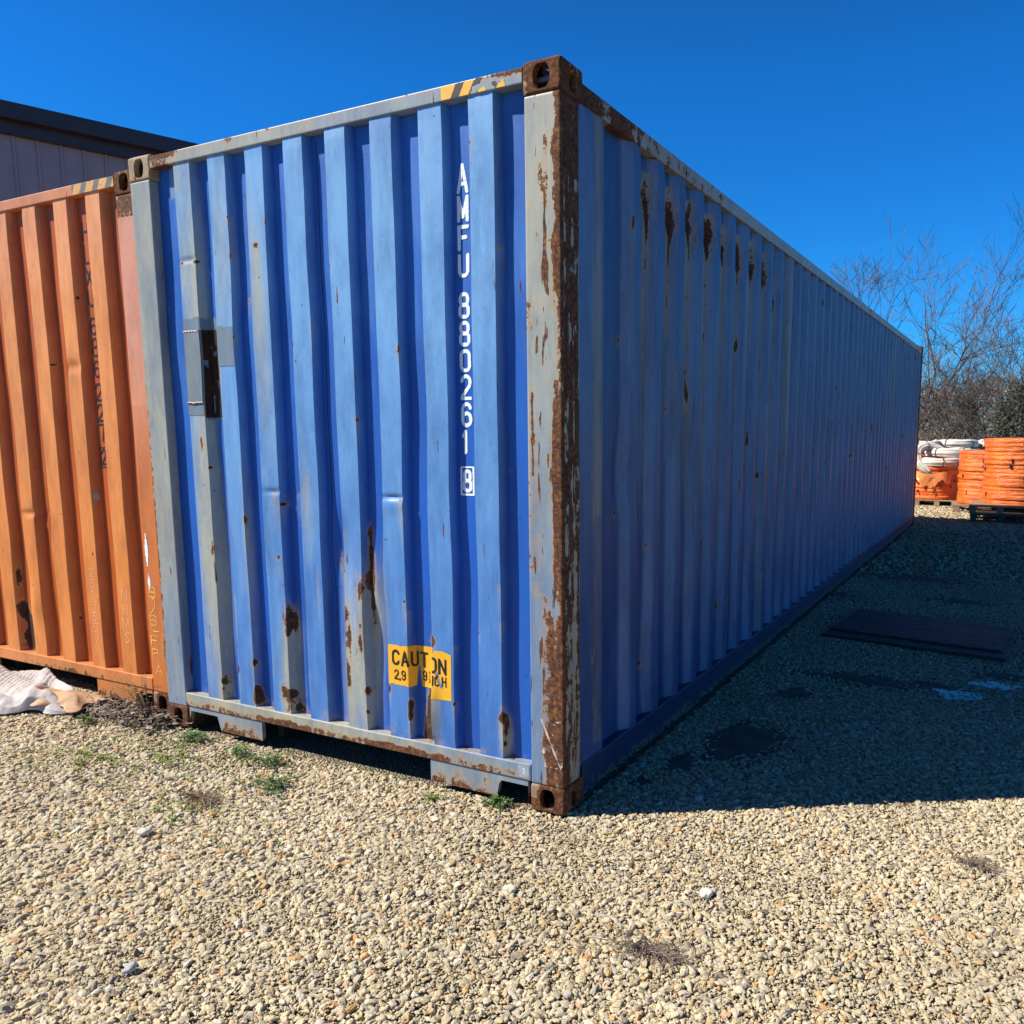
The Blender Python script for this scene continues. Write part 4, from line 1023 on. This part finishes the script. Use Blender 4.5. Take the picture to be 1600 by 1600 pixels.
def tuft(x, y, r_, n, label, seed, col=(.20, .14, .11)):
    g = np.random.default_rng(300 + seed); b = MB()
    for k in range(n):
        a = g.uniform(0, 6.28); d = r_ * .8 * g.random() * (.5 + .5 * math.sin(a * 2 + seed)); px, py = d * math.cos(a) * 1.5, d * math.sin(a) * .7; aa = g.uniform(0, 6.28); L = r_ * g.uniform(.25, .8)
        e = Vector((math.cos(aa) * 1.3, math.sin(aa), 0)) * L
        b.tube([(px, py, .004), (px + e.x * .5, py + e.y * .5, .018 + .014 * g.random()), (px + e.x, py + e.y, .006 + .012 * g.random())], [.0013, .001, .0006], 3)
    t = NT('dead_grass'); ge = t.n('ShaderNodeNewGeometry')
    c = t.mix(ge.outputs['Random Per Island'], tuple(k * .45 for k in col), tuple(k * 1.5 for k in col))
    o = b.build('dead_grass_tuft', t.out(c, .85)); o.location = (x, y, 0); tag(o, label, 'dead grass')
tuft(.658, -.673, .12, 150, 'flattened dead grass tuft on the gravel, bottom centre right', 1)
tuft(-1.458, -.572, .12, 150, 'dead brown grass tuft on the gravel below the blue container, left', 2, (.24, .15, .09))
tuft(1.497, .341, .09, 90, 'small dead grass tuft on sunlit gravel just below the shadow at right', 3)
def dry_weed():
    g = np.random.default_rng(77); b = MB()
    for k in range(26):
        a = g.uniform(2.2, 4.4); L = g.uniform(.12, .32); up = g.uniform(.08, .26)
        b.tube([(0, 0, 0), (L * .35 * math.cos(a), L * .25 * math.sin(a), up * .8), (L * .75 * math.cos(a), L * .5 * math.sin(a), up), (L * math.cos(a), L * .7 * math.sin(a), up * .7)], [.0016, .0014, .001, .0007], 4)
    for k in range(90):
        s = g.uniform(.006, .016); c = Vector((g.normal(-.03, .05), g.normal(-.02, .03), g.uniform(.0, .20)))
        e = Matrix.Rotation(g.uniform(0, 6.28), 3, 'Z') @ Matrix.Rotation(g.uniform(-1, 1), 3, 'X')
        b.add([tuple(c + e @ (Vector(p) * s)) for p in [(-1, 0, 0), (0, -.5, .2), (1, 0, 0), (0, .5, .2)]], [(0, 1, 2, 3)])
    o = b.build('dry_weed', simple('dry_stalk', (.22, .15, .09), .85, .5, 30)); o.location = (-2.58, -.02, 0)
    tag(o, 'dry brown weed with arching stalks between the two containers', 'weed')
dry_weed()

# ------------------------------------------------------------------ metal building at left
def building():
    root = empty('metal_building', (-11.69, 4.66, 0), 'grey violet metal building with a black gutter behind the orange container', 'building')
    d = Vector((.31, .95, 0)).normalized(); n = Vector((d.y, -d.x, 0)); Hh = 6.2
    a0, a1 = -2.6, 13.
    prof = []; s = a0
    while s < a1:
        prof += [(s, 0), (s + .245, 0), (s + .262, .028), (s + .288, .028), (s + .305, 0)]; s += .305
    V = []; F = []
    for s, o_ in prof:
        for z in (0, Hh - .37): p = d * s + n * o_; V.append((p.x, p.y, z))
    for i in range(len(prof) - 1): F.append((2 * i, 2 * i + 2, 2 * i + 3, 2 * i + 1))
    link('wall', mesh_np('wall', V, F), simple('wall_panel', (.235, .24, .285), .6, .06, 3), root)
    rot = Matrix.Rotation(math.atan2(d.y, d.x), 3, 'Z')
    def bx(name, lo, hi, mat, par=root):
        b = MB(); b.box(lo, hi); b.V = [tuple(rot @ Vector(v)) for v in b.V]; return b.build(name, mat, par)
    dark = simple('gutter_metal', (.030, .026, .030), .35, .15, 2)
    bx('gutter', (a0 - .1, -.30, Hh - .22), (a1, -.14, Hh), dark); bx('soffit', (a0 - .1, -.139, Hh - .38), (a1, .35, Hh - .365), dark); bx('fascia', (a0 - .1, -.14, Hh - .364), (a1, -.10, Hh - .03), dark)
    bx('end_wall', (a0, .30, 0), (a0 + .05, 12, Hh - .385), simple('end_panel', (.30, .27, .31), .6, .06, 3))
    bx('back_wall', (a0, 12.01, 0), (a1, 12.06, Hh - .385), simple('back_panel', (.30, .27, .31), .6, .06, 3))
    b = MB(); b.add([tuple(rot @ Vector(v)) for v in [(a0 - .1, -.139, Hh - .01), (a1, -.139, Hh - .01), (a1, 6, Hh + .5), (a0 - .1, 6, Hh + .5), (a1, 12.1, Hh - .01), (a0 - .1, 12.1, Hh - .01)]], [(0, 1, 2, 3), (3, 2, 4, 5)])
    b.build('roof', dark, root)
building()

# ------------------------------------------------------------------ pallets and coils at the far end
PW = simple('pallet_wood', (.30, .21, .13), .85, .3, 12, .2, stretch=(1, 6, 1)); PWSHADE = simple('pallet_wood_shaded', (.10, .07, .055), .85, .3, 12, .2)  # second wood is a dark copy with the container's shade painted in
def pallet(x, y, z, sz, rz, label, mat, group='wooden pallets under the coils'):
    root = empty('pallet', (x, y, z), label, 'pallet', group, rz); h = sz / 2; 
    b = MB()
    for k in range(8):
        yy = -h + (sz - .1) * k / 7; b.box((-h, yy, .112), (h, yy + .1, .132))
    b.build('deck', mat, root)
    for k in (-1, 0, 1):
        for j in (-1, -.33, .33, 1):
            bb = MB(); bb.box((j * (h - .06) - .05, k * (h - .05) - .045, .0185), (j * (h - .06) + .05, k * (h - .05) + .045, .1115)); bb.build('block', mat, root)
    b = MB()
    for k in (-1, 0, 1): b.box((-h, k * (h - .05) - .05, 0), (h, k * (h - .05) + .05, .018))
    b.build('bottom_boards', mat, root)
    return root
def film_mat():
    t = NT('orange_film'); co = t.coord((1, 1, 1)); n1 = t.noise(co, 5, 5); n2 = t.noise(t.coord((1.2, 1.2, 14)), 2.4, 4)
    c = t.mix(t.rng(n2, .35, .65), (.60, .085, .006), (.88, .20, .015)); c = t.mix(t.math('MULTIPLY', t.rng(n1, .60, .70), .35), c, (.90, .45, .25))
    return t.out(c, t.rng(n1, .3, .7, .16, .38), t.bump(t.noise(t.coord((3, 3, 12)), 3.0, 6, .7), .8, .03), spec=.6)
FILM = film_mat(); COILW = simple('white_coil', (.60, .555, .48), .6, .22, 9); TIE = simple('black_tie', (.02, .02, .03), .5)
def wrapped_stack(x, y, z, rad, h, label, seed, tilt=0., group='orange wrapped coil stacks', rag_top=False):
    root = empty('coil_stack', (x, y, z), label, 'coil stack', group); g = np.random.default_rng(500 + seed)
    nl = int(h / .075); prof = []; 
    offs = g.normal(0, .011, nl)
    for k in range(nl):
        r0 = rad * (1 - .02 * (k / nl)) + offs[k]
        for q_ in range(6): 
            t_ = (q_ + .5) / 6; prof.append((r0 - .007 * (2 * t_ - 1) ** 2, h * (k + t_) / nl))
    prof = [(rad * .98, 0.)] + prof + [(rad * .93, h + .004), (rad * .5, h + .012), (rad * .34, h + .008), (rad * .33, h - .3)]
    n = 72; V = []; F = []
    lobe = lambda a, zz: 1 + .018 * math.sin(a * 3 + seed + zz * 2.2) + .035 * (float(vnoise(math.cos(a) * 3 + seed, math.sin(a) * 3, zz * 6, 1.)) - .5) + .02 * (float(vnoise(math.cos(a) * 9 + seed, math.sin(a) * 9, zz * 11, 1.)) - .5)
    for rr, zz in prof:
        for k in range(n):
            a = 2 * math.pi * k / n; m = lobe(a, zz); top = 0
            if rag_top and zz > h * .7: top = -.14 * max(0, math.sin(a + .4)) * (zz / h - .7) / .3
            V.append((rr * m * math.cos(a) + tilt * zz, rr * m * math.sin(a), zz + top))
    for i in range(len(prof) - 1):
        for k in range(n): F.append((i * n + k, i * n + (k + 1) % n, (i + 1) * n + (k + 1) % n, (i + 1) * n + k))
    link('film_wrap', mesh_np('film_wrap', V, F, None, True, R(60)), FILM, root)
    for k in range(16):
        a = g.uniform(-math.pi, 0); zz = g.uniform(.05, h - .12); hh = g.uniform(.04, .085); rr = rad * 1.012
        b = MB(); e = Matrix.Rotation(a, 3, 'Z'); b.box((rr - .012, -.006, zz), (rr + .008, .006, zz + hh)); b.V = [tuple(e @ Vector(v) + Vector((tilt * zz, 0, 0))) for v in b.V]; b.build('tie', TIE, root)
    if rag_top:
        b = MB(); pts = []; 
        N_ = 26
        for i in range(N_ + 1):
            a = -math.pi + .2 + (math.pi - .1) * i / N_; wv = .5 + .5 * math.sin(i * 1.7 + seed); 
            for j in range(5):
                rr = rad * (1.03 + .015 * j * math.sin(i * .9)) ; zz = h - .02 - j * (.025 + .05 * g.random()) - .10 * max(0, math.sin(a * 1.3 + 3.4)) + .03 * math.sin(i * .45)
                pts.append((rr * math.cos(a), rr * math.sin(a), zz))
        b.add(pts, [(i * 5 + j, (i + 1) * 5 + j, (i + 1) * 5 + j + 1, i * 5 + j + 1) for i in range(N_) for j in range(4)])
        b.build('loose_film', simple('pale_film', (.88, .30, .10), .3, .35, 6), root, smooth=True)
    return root
def coil(x, y, z, R_, r_, label, rx=0., ry=0., group='white pipe coils', seed=0, layers=1, parent=None):
    root = empty('pipe_coil', (x, y, z), label, 'pipe coil', group); root.rotation_euler = (rx, ry, seed)
    n, m = 56, 36; V = []; F = []
    for i in range(n):
        a = 2 * math.pi * i / n
        for j in range(m):
            b_ = 2 * math.pi * j / m; rr = r_ * (1 - .16 * abs(math.sin(b_ * 4.5)) ** 3 + .07 * math.sin(a * 2 + seed + b_) + .05 * math.sin(a * 5 + seed * 2))
            sq = lambda v: math.copysign(abs(v) ** .75, v)
            V.append(((R_ + rr * sq(math.cos(b_))) * math.cos(a), (R_ + rr * sq(math.cos(b_))) * math.sin(a), rr * sq(math.sin(b_)) * .9 + r_ * .9))
    for i in range(n):
        for j in range(m): F.append((i * m + j, ((i + 1) % n) * m + j, ((i + 1) % n) * m + (j + 1) % m, i * m + (j + 1) % m))
    link('coil', mesh_np('coil', V, F, None, True), COILW, root)
    for k in range(5):
        a = 2 * math.pi * (k + .3) / 5 + seed; pts = []
        for j in range(13):
            b_ = 2 * math.pi * j / 12; sq = lambda v: math.copysign(abs(v) ** .75, v)
            rr = r_ + .006; pts.append(((R_ + rr * sq(math.cos(b_))) * math.cos(a), (R_ + rr * sq(math.cos(b_))) * math.sin(a), rr * sq(math.sin(b_)) * .9 + r_ * .9))
        b = MB(); b.tube(pts, .009, 4, False); b.build('tie', TIE, root)
    return root
pallet(1.47, 13.93, 0, 1.42, .03, 'lower shade-darkened pallet of the pair under the tallest orange stack', PWSHADE)
pallet(1.45, 13.95, .134, 1.38, .0, 'upper pallet of the pair under the tallest orange stack', PW)
wrapped_stack(1.52, 14.22, .27, .62, 1.14, 'tallest orange wrapped coil stack on two pallets at the right edge', 1, -.01)
pallet(1.0, 15.72, 0, 1.36, .1, 'pale pallet under the middle orange stack', PW)
wrapped_stack(1.0, 15.70, .134, .60, 1.03, 'middle orange wrapped coil stack, partly behind the tallest one', 2, .0)
pallet(-.15, 16.72, 0, 1.30, -.05, 'pallet under the low orange stack next to the blue container', PW)
wrapped_stack(-.15, 16.70, .134, .60, .68, 'low orange wrapped coil stack with torn film beside the blue container end', 3, .0, rag_top=True)
coil(-.02, 16.55, .81, .38, .105, 'white pipe coil lying flat on the low orange stack', 0, 0, seed=.4)
coil(-.18, 16.50, .90, .36, .090, 'white pipe coil leaning on edge on top of the low orange stack', .85, -.25, seed=.9)
coil(.12, 16.95, .99, .38, .11, 'white pipe coil lying behind the leaning one', 0, 0, seed=1.3)
for k, (cx, cy, lv, nm) in enumerate([(.10, 19.6, 6, 'left'), (1.08, 20.1, 6, 'middle'), (2.1, 20.6, 7, 'right')]):
    pallet(cx, cy, 0, 1.3, .1 * k, f'pallet under the {nm} white coil pile in the back row', PW)
    for j in range(lv):
        coil(cx + .05 * math.sin(j * 2.1 + k), cy + .04 * math.cos(j * 1.3), .133 + j * .200, .41, .115, f"white pipe coil, {('lowest', 'second from the bottom', 'third from the bottom', 'fourth from the bottom', 'fifth from the bottom', 'sixth from the bottom', 'seventh from the bottom', 'eighth from the bottom', 'topmost')[8 if j == lv - 1 else j]} of the {nm} back pile", 0, 0, f'white pipe coils in the {nm} back pile', seed=j * .9 + k)
wrapped_stack(-.75, 19.2, .0, .6, 1.15, 'far orange wrapped coil stack behind the low one', 5)
coil(-.7, 19.2, 1.165, .42, .08, 'white pipe coil on the far orange stack', seed=.3)

# ------------------------------------------------------------------ trees and brush
BARK = simple('bare_bark', (.12, .10, .085), .9, .5, 3); TWIG = simple('bare_twig', (.12, .098, .085), .9, .5, 1.2)
def bare_tree(x, y, h, spread, stems, label, seed, dens=1., lean=(0, 0), rad=.07, levels=4):
    g = random.Random(seed); root = empty('bare_tree', (x, y, -.02), label, 'tree', 'bare winter trees behind the yard')
    tr = MB(); cr = MB()
    def branch(p, d, L, r0, lv):
        seg = 5 if lv < 3 else 3; pts = [p]; rr = [r0]; q = Vector(p); dd = Vector(d).normalized(); nodes = []
        for i in range(seg):
            dd = (dd + Vector((g.gauss(0, .20), g.gauss(0, .20), g.gauss(.05, .12)))).normalized()
            q = q + dd * (L / seg); pts.append(q.copy()); rr.append(max(.0048, r0 * (1 - .62 * (i + 1) / seg))); nodes.append((q.copy(), dd.copy(), rr[-1]))
        (tr if lv == 0 else cr).tube(pts, rr, 6 if lv == 0 else (4 if lv == 1 else 3), caps=lv == 0)
        if lv >= levels: return
        nch = {0: 4, 1: 4, 2: 4, 3: 3}.get(lv, 3); nch = max(2, int(round(nch * dens * g.uniform(.8, 1.2))))
        for k in range(nch):
            t_ = g.uniform(.28, 1.) if lv else g.uniform(.35, 1.); i = min(seg - 1, int(t_ * seg)); pq, pd, pr = nodes[i]
            ax = Vector((g.gauss(0, 1), g.gauss(0, 1), g.gauss(0, .4))).normalized(); an = g.uniform(.35, .95)
            nd = (pd * math.cos(an) + (ax - pd * ax.dot(pd)).normalized() * math.sin(an)); nd.z += .12
            branch(pq, nd.normalized(), L * g.uniform(.42, .72), max(.0045, pr * .68), lv + 1)
        branch(nodes[-1][0], nodes[-1][1], L * .55, max(.0045, nodes[-1][2] * .9), lv + 1)
    for s in range(stems):
        a = 2 * math.pi * (s + g.random() * .7) / stems; sp = spread * g.uniform(.5, 1.)
        d = Vector((math.cos(a) * sp + lean[0], math.sin(a) * sp + lean[1], 1.)).normalized()
        branch(Vector((.12 * math.cos(a), .12 * math.sin(a), 0)), d, h * g.uniform(.42, .56), rad * g.uniform(.6, 1.), 0)
    tr.build('trunk', BARK, root, smooth=True); cr.build('crown', TWIG, root)
    return root
bare_tree(-2.3, 26.6, 8.6, .58, 3, 'tall bare tree spreading above the roof edge of the blue container', 21, .95, (.10, 0), .11)
bare_tree(-.75, 23.4, 3.8, .45, 5, 'bushy bare tree just right of the far container end', 32, .8, rad=.05)
bare_tree(.15, 24.0, 4.0, .40, 4, 'bare multi stemmed tree behind the low orange stack', 33, .7, rad=.06)
bare_tree(1.05, 23.2, 4.6, .38, 6, 'tall vase shaped bare tree behind the middle orange stack', 44, .75, rad=.07)
bare_tree(2.3, 24.5, 5.0, .45, 6, 'bare tree at the right edge leaning over the tallest stack', 55, .8, (-.12, 0), rad=.07)
bare_tree(-.2, 28.5, 4.0, .5, 5, 'small bare tree in the second row, left', 61, .7, rad=.05)
bare_tree(1.9, 29.5, 4.6, .5, 5, 'bare tree in the second row, right', 62, .7, rad=.05)
bare_tree(4.2, 26.0, 6.0, .5, 5, 'bare tree beyond the right edge of the yard', 63, .7, rad=.06)
bare_tree(-3.6, 27.0, 6.0, .5, 4, 'bare tree hidden mostly behind the blue container', 64, .6, rad=.06)

bare_tree(7.2, 27.5, 4.8, .5, 5, 'bare tree farther along the edge of the scrub', 65, .65, rad=.06)
def evergreen(x, y, h, w_, label, seed):
    g = np.random.default_rng(seed); root = empty('juniper', (x, y, 0), label, 'tree'); b = MB(); t_ = MB()
    t_.tube([(0, 0, 0), (.05, 0, h * .5), (0, 0, h * .92)], [.09, .06, .02], 7); t_.build('trunk', BARK, root, smooth=True)
    cl = [(g.uniform(.12, .95), g.uniform(0, 6.28), g.uniform(.4, 1.)) for _ in range(70)]
    for zt, a, rr in cl:
        R0 = w_ * (1 - zt) ** .7 * rr + .05; c = Vector((R0 * math.cos(a), R0 * math.sin(a), h * zt))
        for k in range(90):
            p = c + Vector(g.normal(0, 1, 3)) * (.12 + .10 * (1 - zt)); dr = (Vector(g.normal(0, 1, 3)) * .6 + Vector((math.cos(a), math.sin(a), .6))).normalized() * g.uniform(.05, .11)
            sd_ = dr.cross(Vector(g.normal(0, 1, 3))).normalized() * .012
            b.add([tuple(p), tuple(p + dr * .5 + sd_), tuple(p + dr), tuple(p + dr * .5 - sd_)], [(0, 1, 2, 3)])
    b.build('crown', green_mat('juniper_green', (.012, .022, .010), (.04, .062, .022)), root)
evergreen(1.42, 22.9, 3.0, .75, 'dark green juniper showing between the bare trees at right', 9)
evergreen(-.35, 30.5, 2.9, .7, 'dark green juniper low behind the small bare tree', 19)

def undergrowth():
    g = np.random.default_rng(3); b = MB()
    for k in range(5200):
        y = g.uniform(21.8, 34); x = g.uniform(-9, 9); h = g.uniform(.5, 2.1) * (1. + .02 * (y - 22)); a = g.uniform(0, 6.28); ln = g.uniform(0, .5)
        p0 = Vector((x, y, -.02)); p1 = p0 + Vector((math.cos(a) * ln * h * .4, math.sin(a) * ln * h * .4, h * .55)); p2 = p1 + Vector((math.cos(a) * ln * h, math.sin(a) * ln * h, h * .45 * g.uniform(.2, 1)))
        b.tube([p0, p1, p2], [.010, .007, .003], 3, False)
        for q_ in range(3):
            s = p0.lerp(p1, g.uniform(.4, 1.)); aa = g.uniform(0, 6.28); L = g.uniform(.2, .7)
            b.tube([s, s + Vector((math.cos(aa) * L, math.sin(aa) * L, g.uniform(-.1, .6) * L))], [.005, .0025], 3, False)
    tag(b.build('undergrowth', TWIG), 'tangle of thin bare stems below the trees', 'undergrowth', kind='stuff')
    b = MB()
    for k in range(26000):
        y = g.uniform(22., 36); x = g.uniform(-9, 10); z = abs(g.normal(0, .55)) * (1 + (y - 22) * .09); s = g.uniform(.02, .07)
        c = Vector((x, y, z)); d1 = Vector(g.normal(0, 1, 3)).normalized() * s; d2 = d1.cross(Vector(g.normal(0, 1, 3))).normalized() * s * .5
        b.add([tuple(c - d1), tuple(c + d2), tuple(c + d1), tuple(c - d2)], [(0, 1, 2, 3)])
    t = NT('scrub'); ge = t.n('ShaderNodeNewGeometry')
    c = t.ramp(ge.outputs['Random Per Island'], [(0, (.06, .048, .035)), (.4, (.16, .13, .09)), (.7, (.24, .20, .14)), (.85, (.10, .12, .04)), (1, (.30, .25, .18))])
    tag(b.build('scrub', t.out(c, .85)), 'dry brown and olive scrub covering the ground under the trees', 'scrub', kind='stuff')
    b = MB()
    for k in range(30000):
        y = g.uniform(42, 60); x = -19 + 36 * g.random(); zt = 3.0 + 1.3 * float(vnoise(x * .25, 0., 5., 1.)); z = zt * g.random() ** .8; s = g.uniform(.08, .26)
        c = Vector((x, y, z)); d1 = Vector(g.normal(0, 1, 3)).normalized() * s; d2 = d1.cross(Vector(g.normal(0, 1, 3))).normalized() * s * .35
        b.add([tuple(c - d1), tuple(c + d2), tuple(c + d1), tuple(c - d2)], [(0, 1, 2, 3)])
    t = NT('far_wood'); ge = t.n('ShaderNodeNewGeometry')
    c = t.ramp(ge.outputs['Random Per Island'], [(0, (.09, .08, .07)), (.5, (.17, .145, .125)), (.8, (.23, .20, .17)), (1, (.09, .11, .06))])
    tag(b.build('far_wood', t.out(c, .9)), 'distant brown winter wood along the horizon', 'wood', kind='stuff')
undergrowth()
